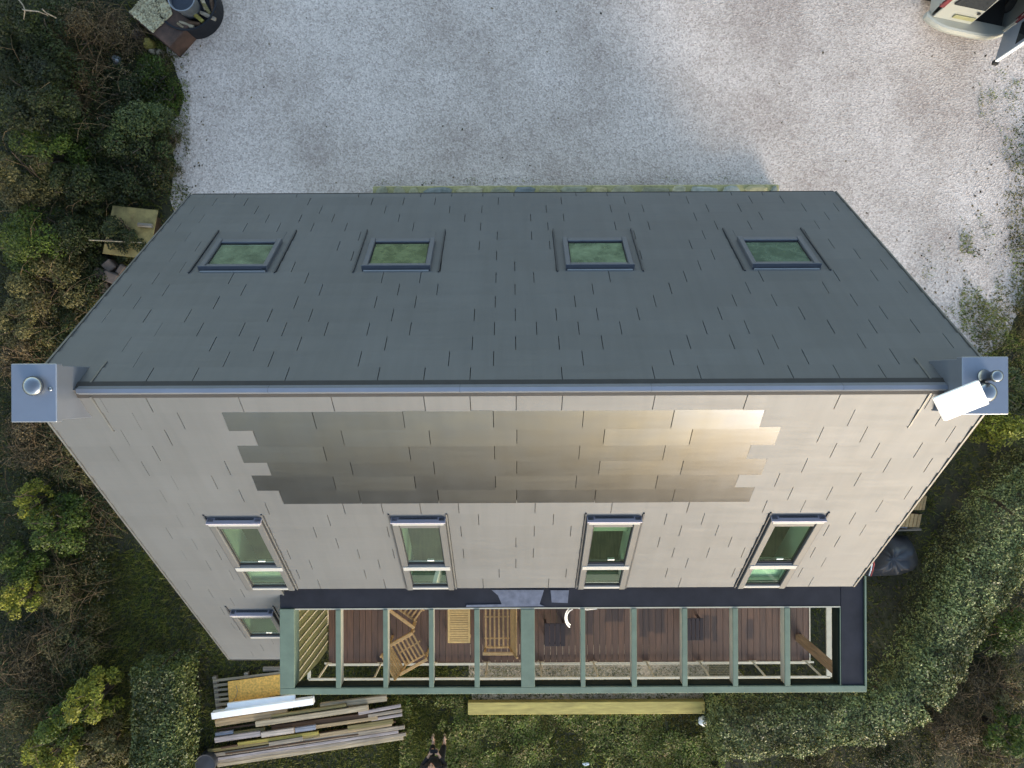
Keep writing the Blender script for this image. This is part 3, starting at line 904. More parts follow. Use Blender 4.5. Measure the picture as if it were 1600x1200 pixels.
# ------------------------------------------------------------------ stone terrace edge along the north wall
tw = empty('stone_wall', (0, 0, 0), 'low mossy rubble stone wall along the north eaves', 'wall')
za = .35
a, b = P(582, 302, za), P(1218, 284.5, za)
mb = MB(); mb.box(a.x, b.x, yN, b.y - .04, 0, za - .02); mb.build('mortar_bed', M['mortar'], tw, .02)
mb = MB(); rnd = random.Random(21); x = a.x + .05
while x < b.x - .15:
    w = rnd.uniform(.24, .70); w = min(w, b.x - .03 - x)
    for yy0, yy1 in ((b.y - .36, b.y - .06), (b.y - .75, b.y - .40)):
        n = 11; cx, cy = x + w / 2, (yy0 + yy1) / 2 + rnd.uniform(-.02, .02)
        ring = []
        ph = rnd.random() * 6
        for k in range(n):
            q = 2 * math.pi * k / n
            r = 1 + .13 * math.sin(3 * q + ph) + rnd.uniform(-.06, .06)
            sq = 1 / max(abs(math.cos(q)), abs(math.sin(q))) ** .55
            ring.append((cx + w / 2 * 1.0 * r * math.cos(q) * sq * .92, cy + (yy1 - yy0) / 2 * 1.05 * r * math.sin(q) * sq * .9))
        hh = rnd.uniform(.0, .03)
        vs = [(px, py, za - .03) for px, py in ring] + [(cx + (px - cx) * .93, cy + (py - cy) * .93, za + hh) for px, py in ring] + [(cx + (px - cx) * .6, cy + (py - cy) * .6, za + hh + .02) for px, py in ring]
        fs = [(i, (i + 1) % n, n + (i + 1) % n, n + i) for i in range(n)] + [(n + i, n + (i + 1) % n, 2 * n + (i + 1) % n, 2 * n + i) for i in range(n)] + [tuple(range(2 * n, 3 * n))]
        mb.add(vs, fs)
    x += w + rnd.uniform(.02, .06)
mb.build('cap_stones', M['stone'], tw)

# ------------------------------------------------------------------ timber pile and building leftovers, south-west
PG = 'boards of the timber pile'
def plank(u1, v1, u2, v2, wpx, z, th, mat, label, name='plank', cat='plank', group=PG):
    a, b = P(u1, v1, z), P(u2, v2, z)
    mid = (a + b) / 2
    w = wpx * (H - z) / F
    Ld = (b - a); ang = math.atan2(Ld.y, Ld.x)
    ln = Ld.length
    mb = MB(); mb.box(-ln / 2, ln / 2, -w / 2, w / 2, -th, 0)
    o = mb.build(name, mat, None, .004)
    o.location = mid; o.rotation_euler = (random.uniform(-.03, .03), random.uniform(-.006, .006), ang)
    return tag(o, label, cat, group)
WP = 'white plastic profiles on the pile'
plank(355, 1104, 461, 1090.5, 9, .36, .06, M['white'], 'shorter white plastic profile against the orange board', 'plastic_profile', 'profile', WP)
plank(330, 1119.5, 489, 1096, 10, .42, .14, M['white'], 'longest white plastic box profile on the timber pile', 'plastic_profile', 'profile', WP)
plank(352, 1109, 470, 1094, 5, .33, .05, M['white'], 'thin white profile between the two larger white ones', 'plastic_profile', 'profile', WP)
plank(336, 1131, 448, 1113.5, 10, .30, .10, M['beigewood'], 'wide beige plank just below the white profiles')
plank(424, 1120, 541, 1102, 4, .34, .06, M['olivewood'], 'thin olive batten below the white profile end')
plank(500, 1104.5, 604, 1091, 9, .28, .08, M['palewood'], 'weathered pale plank reaching furthest toward the pergola beam')
plank(399, 1132, 575, 1106, 8, .36, .06, M['palewood'], 'long sandy plank across the middle of the pile')
plank(424, 1138, 592, 1115.5, 8, .26, .06, M['brownwood'], 'dark reddish brown plank in the pile centre')
plank(560, 1115, 626, 1103, 5, .30, .04, M['lilacwood'], 'upper pale grey board end at right of the pile')
plank(575, 1119, 628, 1110.5, 5, .29, .04, M['greywood'], 'middle pale grey board end at right of the pile')
plank(580, 1125, 628, 1117, 4.5, .27, .04, M['lilacwood'], 'lower pale grey board end at right of the pile')
plank(494, 1136, 590, 1122, 5.5, .28, .04, M['beigewood'], 'faded brown board beside the dark reddish plank')
plank(543, 1138, 614, 1127, 7, .24, .05, M['olivewood'], 'ochre board end near the right tip of the pile')
plank(336, 1148, 364, 1144, 5, .30, .05, M['bluewood'], 'short blue grey offcut at the left end of the pile')
plank(365, 1146.5, 413, 1139.5, 5, .28, .05, M['olivewood'], 'short olive offcut next to the blue grey one')
plank(335, 1157, 407, 1146.5, 8, .33, .06, M['lilacwood'], 'lilac grey offcut lying on the left of the pile')
plank(408, 1149, 459, 1141.5, 8, .35, .06, M['pinkwood'], 'pinkish white offcut in the middle of the pile')
plank(461, 1141.5, 493, 1136.5, 7, .36, .06, M['bluewood'], 'short bluish offcut right of the pinkish one')
plank(371, 1163, 497, 1145, 5, .27, .05, M['yellowwood'], 'greenish yellow batten under the pinkish offcut')
plank(420, 1163, 473, 1154.5, 6, .29, .05, M['greywood'], 'short grey offcut below the yellow batten')
plank(324, 1174, 500, 1148, 5, .22, .05, M['olivewood'], 'long olive brown board in the lower half of the pile')
plank(490, 1151, 612, 1131.5, 6, .22, .05, M['beigewood'], 'brown board continuing toward the right tip of the pile')
plank(324, 1181.5, 632, 1136.5, 5.5, .20, .06, M['greywood'], 'uppermost of the long grey boards along the bottom edge')
plank(336, 1186.5, 622, 1144, 4.5, .17, .06, M['lilacwood'], 'second long grey board from the bottom edge stack top')
plank(337, 1191, 634, 1147.5, 5, .15, .06, M['greywood'], 'third long grey board near the bottom of the pile')
plank(339, 1196.5, 630, 1153, 5.5, .10, .06, M['palewood'], 'lowest long grey board at the pile foot')
for (u1, v1, u2, v2, wp, z, mt) in ((338, 1141, 470, 1121, 3, .24, 'brownwood'), (430, 1143, 600, 1118.5, 3, .22, 'greywood'), (500, 1146, 618, 1128, 2.5, .20, 'brownwood'), (345, 1169, 470, 1150, 3, .24, 'brownwood'), (470, 1157, 622, 1136, 3, .205, 'greywood'), (352, 1178, 560, 1147.5, 2.5, .21, 'brownwood')):
    plank(u1, v1, u2, v2, wp, z, .04, M[mt], 'thin weathered batten wedged between the larger boards of the pile', 'batten', 'batten', 'thin battens in the timber pile')
# pallet with OSB sheet
pc = P(394, 1080, .14)
pl = empty('pallet', (pc.x, pc.y, 0), 'grey slatted pallet under the orange chipboard', 'pallet', None, R(6.5))
s_ = 15.65 / F
mb = MB()
for k in range(7): mb.box(-.82, .72, -.34 + k * .105, -.34 + k * .105 + .055, .12, .142)
mb.build('deck_slats', M['palewood'], pl, .003)
mb = MB()
for xx in (-.79, -.1, .65): mb.box(xx - .045, xx + .045, -.345, .40, .02, .119)
mb.build('bearers', M['greywood'], pl, .003)
q = [P(u, v, .2) for u, v in ((355, 1066), (447, 1053.5), (447, 1085), (357, 1100.5))]
mb = MB(); mb.hexa([(p.x, p.y, .155) for p in q[::-1]] + [(p.x, p.y, .175) for p in q[::-1]])
tag(mb.build('chipboard_sheet', M['osb'], None, .002), 'orange chipboard sheet lying on the grey pallet', 'board')
mb = MB(); mb.tube([P(369, 1071, .19), P(371, 1080, .2), P(369, 1088, .19), P(364, 1096, .2)], .006, 5)
tag(mb.build('string', M['palewood']), 'thin pale string lying on the orange chipboard', 'string')
mb = MB(); a, b = P(410, 1050, .1), P(447, 1043, .1); mb.box(a.x, b.x, a.y, b.y, 0.0, .08); mb.box(a.x + .06, b.x, a.y + .03, a.y + .06, .08, .10)
tag(mb.build('crate_board', M['greywood'], None, .004), 'grey board behind the orange chipboard next to the pergola beam', 'board')
c = P(322, 1193, .3)
mb = MB(); mb.lathe((c.x, c.y, 0.0), [(.19, 0), (.20, .03), (.215, .32), (.225, .34), (.215, .36), (.19, .352), (.02, .356)], 28)
tag(mb.build('tub', M['tarp'], smooth=False), 'round dark grey lidded tub at the pile left tip', 'tub')
# yellow timber edging and small things on the lawn
a, b = P(731, 1117, .16), P(1101, 1096, .16)
mb = MB(); mb.box(a.x, b.x, a.y, b.y, 0, .16)
tag(mb.build('timber_edging', M['yellowbeam'], None, .008), 'long yellow timber sleeper edging the gravel strip', 'timber')
def lump(name, c, r, hh, mat, label, cat, seed, sub=3, sq=0.7):
    bm = bmesh.new(); bmesh.ops.create_icosphere(bm, subdivisions=sub, radius=1)
    for v in bm.verts:
        q = 1 + .28 * noise.noise(v.co * 1.7 + Vector((seed, 0, 0))) + .10 * noise.noise(v.co * 5 + Vector((0, seed, 0)))
        v.co = Vector((v.co.x * r[0] * q, v.co.y * r[1] * q, max(-.02, v.co.z * q * hh)))
    me = bpy.data.meshes.new(name); bm.to_mesh(me); bm.free()
    me.polygons.foreach_set('use_smooth', [True] * len(me.polygons))
    o = bpy.data.objects.new(name, me); COL.objects.link(o); me.materials.append(mat); o.location = c
    return tag(o, label, cat)
c = P(1099, 1127, .05); lump('plastic_bag', (c.x, c.y, .02), (.10, .11), .12, M['white'], 'crumpled white plastic bag at the yellow sleeper right end', 'bag', 4)
c = P(916, 1194, .03); lump('paper_scrap', (c.x, c.y, .02), (.09, .04), .03, M['white'], 'white paper scrap on the lawn at the bottom edge', 'litter', 9, 2)
c = P(180, 92, .3); lump('plastic_scrap', (c.x, c.y, .25), (.09, .10), .1, M['zinc'], 'pale plastic scrap in the bushes below the lichen slab', 'litter', 5)

# ------------------------------------------------------------------ north-west corner: slab, wood ring, bucket
z = .5
pts = [(200, 20), (265, 74), (300, 35), (235, -20)]
q = [P(u, v, z) for u, v in pts]
cs = sum(q, Vector((0, 0, 0))) / 4
slab = empty('planter_box', (cs.x, cs.y, 0), 'square planter with pale pebbles and a reddish brown corner', 'planter')
mb = MB(); mb.hexa([(p.x - cs.x, p.y - cs.y, 0) for p in q] + [(p.x - cs.x, p.y - cs.y, z) for p in q]); mb.build('box', M['terracotta'], slab, .015)
qq = [P(u, v, z) - cs for u, v in ((203, 19), (240, 52), (256, 35), (268, 22), (264, 8), (250, -6), (236, -16))]
mb = MB(); n = len(qq)
pts = wobble([(p.x, p.y) for p in qq], .08, .03, 2)
mb.prism(pts[::-1], z + .002, z + .02)
rnd = random.Random(2); peb = mb
px = [p[0] for p in pts]; py = [p[1] for p in pts]
def inside(x, y, poly):
    c = False; j = len(poly) - 1
    for i in range(len(poly)):
        if (poly[i][1] > y) != (poly[j][1] > y) and x < (poly[j][0] - poly[i][0]) * (y - poly[i][1]) / (poly[j][1] - poly[i][1]) + poly[i][0]: c = not c
        j = i
    return c
k = 0
while k < 420:
    x, y = rnd.uniform(min(px), max(px)), rnd.uniform(min(py), max(py))
    if not inside(x, y, pts): continue
    k += 1; r = rnd.uniform(.014, .032); a0 = rnd.random() * 6
    ring = [(x + r * rnd.uniform(.7, 1.2) * math.cos(a0 + i * 1.047), y + r * rnd.uniform(.7, 1.2) * math.sin(a0 + i * 1.047)) for i in range(6)]
    h = z + rnd.uniform(.025, .05)
    mb.add([(a, b, z + .012) for a, b in ring] + [(x + (a - x) * .6, y + (b - y) * .6, h) for a, b in ring], [tuple(range(6, 12))] + [(i, (i + 1) % 6, 6 + (i + 1) % 6, 6 + i) for i in range(6)])
M['pebble'] = simple('pale_pebbles', (0.36, 0.32, 0.21), 0.9, 0, 0.3, 14, None, 0.2, .3, .5)
mb.build('pebbles', M['pebble'], slab)
c = P(291, 0, .5)
ringo = empty('wood_tub', (c.x, c.y, 0), 'round dark tub with split logs beside the pebble planter', 'tub')
mb = MB(); mb.lathe((0, 0, 0), [(.60, 0), (.63, .5), (.655, .5), (.655, .52), (.615, .52), (.585, .25), (.05, .22)], 40); mb.build('tub_shell', M['darkmetal'], ringo)
rnd = random.Random(5)
lg = [((322, 12), 58, 'olivewood'), ((308, 26), 40, 'yellowwood'), ((325, 25), 25, 'greywood'), ((290, 38), 20, 'palewood'), ((318, 4), 70, 'palewood'), ((300, 36), 10, 'brownwood'), ((283, 41), 35, 'beigewood'), ((332, 8), 80, 'brownwood')]
names = ['olive', 'bright yellow', 'grey', 'pale pinkish', 'pale', 'dark brown', 'beige', 'brown']
for ((u, v), ang, mt), nm in zip(lg, names):
    p = P(u, v, .46)
    mb = MB(); l2 = rnd.uniform(.12, .19); a = -R(ang)
    d = Vector((math.cos(a), math.sin(a), 0)) * l2
    mb.tube([p - d, p - d * .3 + Vector((0, 0, .01)), p + d], [.035, .045, .04], 7)
    tag(mb.build('split_log', M[mt]), nm + ' split log lying in the round dark tub', 'log', 'logs in the round tub')
c2 = P(283, -4, .85)
bk = empty('bucket', (c2.x, c2.y, .35), 'dark blue bucket with pale rim standing in the round tub', 'bucket')
mb = MB(); mb.lathe((0, 0, 0), [(.20, 0), (.27, .48), (.285, .48), (.285, .50), (.262, .50), (.19, .04), (.02, .03)], 36); mb.build('bucket_shell', M['zinc'], bk, smooth=False)
mb = MB(); mb.lathe((0, 0, 0), [(.255, .41), (.01, .412)], 36); mb.build('bucket_water', M['bluebucket'], bk)
c = P(226, 63, .25); lump('stump', (c.x, c.y, 0), (.15, .12), .25, M['yellowwood'], 'yellow cut stump beside the planter lower edge', 'stump', 3)
for (u, v, r, lab) in ((235, 77, .09, 'pale rounded stone below the yellow stump'), (248, 80, .10, 'light grey stone at the planter bottom corner'), (214, 52, .16, 'dark mossy stone under the planter edge')):
    c = P(u, v, .1); lump('stone', (c.x, c.y, 0), (r, r * .8), r, M['brickold'] if r > .12 else M['palewood'], lab, 'stone', u, 2)

# old plywood and blocks west of the house
z = .55
q = [P(u, v, z) for u, v in ((176, 321), (247, 328.5), (232, 405), (160, 396))]
cs = sum(q, Vector((0, 0, 0))) / 4
mb = MB(); mb.hexa([(p.x, p.y, z - .02) for p in q[::-1]] + [(p.x, p.y, z) for p in q[::-1]])
tag(mb.build('plywood_sheet', M['plyold'], None, .003), 'yellow weathered plywood sheet among the bushes', 'board')
mb = MB(); mb.box(cs.x - .38, cs.x + .38, cs.y - .4, cs.y + .4, 0, z - .021); mb.build('crate', M['brownwood'])
tag(bpy.context.scene.objects['crate'], 'brown wooden crate under the yellow plywood sheet', 'crate')
mb = MB(); mb.tube([P(216, 351, z + .05), P(238, 353, z + .05)], .045, 10)
tag(mb.build('pipe_offcut', M['greywood']), 'short pale pipe lying on the yellow plywood', 'pipe')
mb = MB(); mb.tube([P(139, 375, .9), P(180, 377, .85), P(221, 379, .7)], .012, 6)
tag(mb.build('stick', M['palewood']), 'thin pale stick poking out across the plywood', 'stick')
for i, (u, v, rz, hh, lab) in enumerate(((168, 414, 40, .5, 'dark block at the top of the rubble heap'), (171, 432, -20, .55, 'largest reddish block in the rubble heap'), (186, 420, 55, .5, 'narrow block next to the roof edge'), (160, 448, 15, .42, 'grey block at the bottom of the rubble heap'), (183, 446, 35, .45, 'reddish block touching the roof edge'), (152, 426, 70, .4, 'block half buried at left of the rubble heap'))):
    p = P(u, v, hh)
    mb = MB(); mb.rbox((p.x, p.y, hh - .14), .30 if i == 1 else .22, .22 if i != 2 else .12, .28, Matrix.Rotation(R(rz), 3, 'Z') @ Matrix.Rotation(R(8), 3, 'X'))
    tag(mb.build('block', M['brickold'], None, .02), lab, 'block', 'rubble blocks west of the house')
mb = MB(); a = P(165, 435, 0); mb.prism(wobble([(a.x - .45, a.y - .4), (a.x + .45, a.y - .4), (a.x + .45, a.y + .4), (a.x - .45, a.y + .4)], .15, .1, 5), 0.0, .28)
tag(mb.build('rubble', M['soil'], None), 'dark earth mound under the rubble blocks', 'mound')

# ------------------------------------------------------------------ east side: crates, sheet, tarp
for (pp, lab) in ((((1430, 774), (1449, 775), (1445, 797), (1422, 797)), 'upper yellow slatted wooden crate by the east gable'), (((1412, 802), (1441, 804), (1437, 824), (1408, 823)), 'lower yellow slatted wooden crate by the east gable')):
    z = .5
    q = [P(u, v, z) for u, v in pp]; c = sum(q, Vector((0, 0, 0))) / 4
    t = empty('wooden_crate', (c.x, c.y, 0), lab, 'crate', 'slatted crates by the east gable')
    q = [p - Vector((c.x, c.y, 0)) for p in q]
    mb = MB()
    for k in range(5):
        f0, f1 = k / 5 + .01, (k + 1) / 5 - .015
        A, B = q[0].lerp(q[1], f0), q[0].lerp(q[1], f1); C, D = q[3].lerp(q[2], f1), q[3].lerp(q[2], f0)
        mb.hexa([Vector((p.x, p.y, z - .02)) for p in (D, C, B, A)] + [Vector((p.x, p.y, z)) for p in (D, C, B, A)])
    mb.build('top_slats', M['yellowwood'] if 0 else M['chairwood'], t, .003)
    mb = MB()
    for zz0, zz1 in ((.05, .16), (.22, .33), (.38, .475)):
        for i in range(4):
            A, B = q[i] * .98, q[(i + 1) % 4] * .98
            mb.bar((A.x, A.y, (zz0 + zz1) / 2), (B.x, B.y, (zz0 + zz1) / 2), .02, zz1 - zz0)
    mb.build('side_slats', M['brownwood'], t)
q = [P(u, v, .3) for u, v in ((1396, 817), (1419, 822), (1417, 826), (1394, 823))]
mb = MB(); mb.hexa([(p.x, p.y, .27) for p in q[::-1]] + [(p.x, p.y, .30) for p in q[::-1]]); tag(mb.build('panel_offcut', M['bluewood']), 'pale lilac panel offcut below the slatted crates', 'board')
plank(1392, 829, 1440, 827.5, 3, .25, .2, M['greywood'], 'thin grey board standing below the slatted crates', 'plank', 'plank', None)
# tarp covered heap
out = [(1338, 896), (1345, 880), (1362, 858), (1378, 842), (1392, 834), (1408, 838), (1419, 838), (1428, 850), (1434, 862), (1437, 874), (1431, 889), (1420, 895), (1408, 900), (1385, 901), (1362, 902)]
ctr = P(1392, 872, .5)
bm = bmesh.new()
tp = empty('covered_heap', (ctr.x, ctr.y, 0), 'heap under a crumpled dark grey tarpaulin by the east gable', 'tarpaulin')
RINGS = 9; SEG = 48
vv = []
outp = [P(u, v, .08).xy - ctr.xy for u, v in out]
def outline(ang):
    best = None
    n = len(outp)
    d = Vector((math.cos(ang), math.sin(ang)))
    for i in range(n):
        a, b = outp[i], outp[(i + 1) % n]
        e = b - a; den = d.x * e.y - d.y * e.x
        if abs(den) < 1e-9: continue
        t = (a.x * e.y - a.y * e.x) / den; s = (a.x * d.y - a.y * d.x) / den
        if t > 0 and 0 <= s <= 1: best = t if best is None else max(best, t)
    return best or .5
for r in range(RINGS + 1):
    fr = r / RINGS
    row = []
    for k in range(SEG):
        a = 2 * math.pi * k / SEG; rad = outline(a) * fr
        hgt = .55 * (1 - fr ** 3.2) + .01
        x, y = rad * math.cos(a), rad * math.sin(a)
        hgt += (.12 * abs(noise.noise(Vector((x * 3, y * 3, 2)))) + .07 * noise.noise(Vector((x * 7, y * 7, 5)))) * min(1, (1 - fr) * 4) + .035 * math.sin(a * 9 + 3 * noise.noise(Vector((x * 2, y * 2, 0)))) * fr * (1 - fr) * 4
        row.append(bm.verts.new((x, y, max(.01, hgt))))
    vv.append(row)
for r in range(RINGS):
    for k in range(SEG):
        f = (vv[r][k], vv[r][(k + 1) % SEG], vv[r + 1][(k + 1) % SEG], vv[r + 1][k])
        try: bm.faces.new(f)
        except ValueError: pass
bmesh.ops.remove_doubles(bm, verts=bm.verts, dist=1e-4)
bmesh.ops.recalc_face_normals(bm, faces=bm.faces)
me = bpy.data.meshes.new('tarpaulin'); bm.to_mesh(me); bm.free(); me.materials.append(M['tarp'])
me.polygons.foreach_set('use_smooth', [True] * len(me.polygons))
o = bpy.data.objects.new('tarpaulin', me); COL.objects.link(o); o.parent = tp
mb = MB(); mb.tube([P(1361, 873, .62), P(1362.5, 881, .62), P(1361, 890, .58), P(1358, 899, .4)], .014, 6); tag(mb.build('rope', M['white']), 'white rope on the grey tarpaulin edge', 'rope')
mb = MB(); mb.tube([P(1364, 873, .61), P(1366, 881, .62), P(1364, 890, .57), P(1361, 900, .38)], .012, 6); tag(mb.build('rope', M['redstripe']), 'red rope beside the white rope on the tarpaulin', 'rope')

# ------------------------------------------------------------------ van
vl, vr = P(1456, 27, .45), P(1566, 50, .45)
fx = (vr - vl).normalized(); W = 1.72
yaw = math.atan2(fx.y, fx.x)
org = (vl + vr) / 2
van = empty('van', (org.x, org.y, 0), 'silver van parked on the gravel with a rear door open', 'van', None, yaw)
def section(y, wb, wm, wt, zb, zm, zt):
    pr = []
    for sx in (-1, 1):
        pass
    half = [(wb * .94, zb), (wb, zb + .10), (wm, zm), (wt + .05, zt - .10), (wt, zt - .03), (wt - .10, zt)]
    return [(-x, y, z) for x, z in half] + [(x, y, z) for x, z in half[::-1]]
secs = [section(.02, .82, .86, .74, .42, 1.0, 1.80), section(.12, .85, .87, .76, .36, 1.0, 1.84), section(1.2, .86, .88, .78, .30, 1.0, 1.87),
        section(2.5, .86, .88, .76, .30, 1.0, 1.85), section(3.0, .86, .88, .66, .30, 1.0, 1.70), section(3.55, .86, .87, .72, .30, .98, 1.12), section(4.15, .82, .83, .62, .32, .85, .95), section(4.38, .70, .72, .5, .36, .65, .78)]
mb = MB(); n = 12
vs = [p for s in secs for p in s]; fs = []
for i in range(len(secs) - 1):
    for k in range(n):
        k2 = (k + 1) % n
        fs.append((i * n + k, i * n + k2, (i + 1) * n + k2, (i + 1) * n + k))
fs.append(tuple((len(secs) - 1) * n + k for k in range(n)))
mb.add(vs, fs)
mb.build('body', M['carpaint'], van, .07, True, 3)
# closed left rear door, frame strips round the opening on the right
mb = MB(); mb.hexa([(-.76, .0, .47), (.06, .0, .47), (.06, .03, .47), (-.76, .03, .47), (-.70, .06, 1.74), (.06, .06, 1.74), (.06, .09, 1.74), (-.70, .09, 1.74)])
ld = mb.build('rear_door', M['carpaint'], van, .015)
mb = MB(); mb.hexa([(-.64, -.012, 1.02), (.02, -.012, 1.02), (.02, .03, 1.02), (-.64, .03, 1.02), (-.55, .028, 1.62), (.0, .028, 1.62), (.0, .06, 1.62), (-.55, .06, 1.62)]); mb.build('rear_window', M['carglass'], ld, .01)
mb = MB(); mb.box(-.42, .02, -.018, .004, .60, .72); mb.build('number_plate', M['plate'], ld, .004)
mb = MB(); mb.box(-.06, .0, -.02, .004, .86, .92); mb.build('door_handle', M['rubber'], ld, .004)
mb = MB(); mb.box(-.78, .80, .0, .05, .40, .468); mb.box(-.70, .70, .05, .10, 1.745, 1.81); mb.box(.74, .82, .0, .04, .47, 1.0); mb.hexa([(.74, .0, 1.0), (.84, .0, 1.0), (.84, .04, 1.0), (.74, .04, 1.0), (.68, .06, 1.74), (.75, .06, 1.74), (.75, .1, 1.74), (.68, .1, 1.74)])
mb.build('rear_frame', M['carpaint'], van, .008)
mb = MB(); mb.box(.07, .72, .08, 1.6, .40, .46); mb.build('cargo_floor', M['rubber'], van)
mb = MB(); mb.box(.07, .70, 1.6, 1.64, .46, 1.7); mb.build('bulkhead', M['rubber'], van)
mb = MB(); bp = []
for xb in np.linspace(-.88, .88, 15):
    q_ = abs(xb / .88) ** 3.5; yb_ = -.19 + .20 * q_
    bp += [(xb, .10, .30), (xb, yb_, .30), (xb, yb_ - .02, .38), (xb, yb_ + .01, .455), (xb, yb_ + .05, .475), (xb, .10, .48)]
mb.add(bp, [(i * 6 + k, i * 6 + (k + 1) % 6, i * 6 + 6 + (k + 1) % 6, i * 6 + 6 + k) for i in range(14) for k in range(6)] + [tuple(range(6)), tuple(84 + k for k in range(6))])
mb.build('rear_bumper', M['carpaint'], van, smooth=False)
for sx in (-1, 1):
    mb = MB(); mb.hexa([(sx * .80 - .055, -.02, .86), (sx * .80 + .055, -.02, .86), (sx * .80 + .06, .08, .86), (sx * .80 - .055, .08, .86), (sx * .77 - .05, .02, 1.36), (sx * .77 + .04, .02, 1.36), (sx * .77 + .05, .12, 1.36), (sx * .77 - .05, .12, 1.36)])
    mb.build('tail_light', M['redlamp'], van, .012)
    for yy in (.78, 3.45):
        mb = MB(); mb.lathe((sx * .80 - .10, yy, .32), [(.24, .0), (.31, .0), (.32, .03), (.32, .17), (.31, .20), (.24, .20)], 28, 'x'); w_ = mb.build('wheel', M['rubber'], van)
        mb = MB(); mb.lathe((sx * .80 - .085, yy, .32), [(.05, 0), (.235, .0), (.235, .17), (.05, .17)], 20, 'x'); mb.build('rim', M['zinc'], w_)
    mb = MB(); mb.hexa([(sx * .884 - .006, 1.6, 1.06), (sx * .884 + .006, 1.6, 1.06), (sx * .884 + .006, 2.75, 1.06), (sx * .884 - .006, 2.75, 1.06), (sx * .812 - .006, 1.65, 1.62), (sx * .812 + .010, 1.65, 1.62), (sx * .80 + .010, 2.55, 1.62), (sx * .80 - .006, 2.55, 1.62)])
    mb.build('side_window', M['carglass'], van)
mb = MB(); mb.hexa([(-.70, 3.03, 1.70), (.70, 3.03, 1.70), (.76, 3.5, 1.16), (-.76, 3.5, 1.16), (-.68, 3.06, 1.72), (.68, 3.06, 1.72), (.74, 3.53, 1.18), (-.74, 3.53, 1.18)]); mb.build('windscreen', M['carglass'], van)
# open right rear door swings back toward the camera nadir
hx, hy = .80, -.02
dd = Vector((-.10, -1, 0)).normalized()
e = Vector((hx, hy, 0)) + dd * .66
mb = MB(); nx = Vector((-dd.y, dd.x, 0)) * .025
A, B = Vector((hx, hy, 0)), e
mb.hexa([A - nx + Vector((0, 0, .47)), A + nx + Vector((0, 0, .47)), B + nx + Vector((0, 0, .47)), B - nx + Vector((0, 0, .47)),
         A - nx + Vector((-.0, 0, 1.72)), A + nx + Vector((-.0, 0, 1.72)), B + nx + Vector((0, .0, 1.72)), B - nx + Vector((0, .0, 1.72))])
od = mb.build('open_door', M['carblue'], van, .015)
mb = MB(); A2, B2 = A.lerp(B, .15), A.lerp(B, .85)
n2 = nx * 1.25
mb.hexa([A2 - n2 + Vector((0, 0, 1.08)), A2 + n2 + Vector((0, 0, 1.08)), B2 + n2 + Vector((0, 0, 1.08)), B2 - n2 + Vector((0, 0, 1.08)), A2 - n2 + Vector((0, 0, 1.62)), A2 + n2 + Vector((0, 0, 1.62)), B2 + n2 + Vector((0, 0, 1.62)), B2 - n2 + Vector((0, 0, 1.62))]); mb.build('door_window', M['carglass'], od)
mb = MB(); mb.bar(B - dd * .01 + Vector((0, 0, .46)), B - dd * .01 + Vector((0, 0, 1.73)), .03, .07, (1, 0, 0)); mb.build('door_edge', M['white'], od, .005)
mb = MB(); mb.box(B.x - .05, B.x + .05, B.y - .05, B.y + .03, .44, .52); mb.build('door_catch', M['rubber'], od)

# ------------------------------------------------------------------ person with a hand controller
def skin_mesh(name, joints, edges, radii, mat, parent, root, sub=2):
    me = bpy.data.meshes.new(name)
    me.from_pydata([tuple(j) for j in joints], edges, [])
    o = bpy.data.objects.new(name, me); COL.objects.link(o)
    sk = o.modifiers.new('skin', 'SKIN')
    sk.use_smooth_shade = True
    for i, sv in enumerate(me.skin_vertices[0].data):
        r = radii[i]
        sv.radius = r if isinstance(r, tuple) else (r, r)
        sv.use_root = (i == root)
    ss = o.modifiers.new('sub', 'SUBSURF'); ss.levels = sub; ss.render_levels = sub
    me.materials.append(mat)
    if parent: o.parent = parent
    return o
pb = P(686, 1153, 0)
person = empty('person', (pb.x, pb.y - .10, 0), 'person in black clothes standing on the lawn holding a controller', 'person')
J = []; E = []; RR = []
def jn(p, r, par=None):
    J.append(p); RR.append(r)
    if par is not None: E.append((par, len(J) - 1))
    return len(J) - 1
pel = jn((0, -.03, .90), (.14, .11))
wa = jn((0, -.01, 1.03), (.125, .10), pel); chs = jn((0, .07, 1.22), (.155, .105), wa); nb = jn((0, .13, 1.36), (.06, .06), chs)
nk = jn((0, .185, 1.42), (.05, .05), nb); hd1 = jn((0, .245, 1.48), (.068, .075), nk); hd2 = jn((0, .25, 1.55), (.074, .088), hd1); hd3 = jn((0, .235, 1.61), (.062, .07), hd2)
for sx in (-1, 1):
    hp = jn((sx * .095, -.03, .84), .085, pel); kn = jn((sx * .11, .0, .46), .055, hp); an = jn((sx * .12, -.02, .09), .037, kn)
    hl = jn((sx * .12, .03, .045), (.035, .035), an); toe = jn((sx * .13, .16, .03), (.036, .022), hl)
    sh = jn((sx * .175, .09, 1.30), .058, chs); el = jn((sx * .225, .03, 1.05), .042, sh); wr = jn((sx * .11, .23, 1.02), .026, el)
    pm = jn((sx * .075, .29, 1.03), (.034, .018), wr)
    for k in range(4):
        a = (k - 1.5) * .016
        ln_ = (.055, .07, .075, .062)[k]
        k1 = jn((sx * .06 + a, .325, 1.035 - .006 * k), .0085, pm); k2 = jn((sx * .05 + a, .325 + ln_ * .45, 1.02 - .006 * k), .008, k1); jn((sx * .036 + a, .325 + ln_ * .55, .995 - .006 * k), .007, k2)
    t1 = jn((sx * .045, .275, 1.055), .010, pm); jn((sx * .028, .31, 1.07), .008, t1)
body = skin_mesh('body', J, E, RR, M['skin'], person, pel)
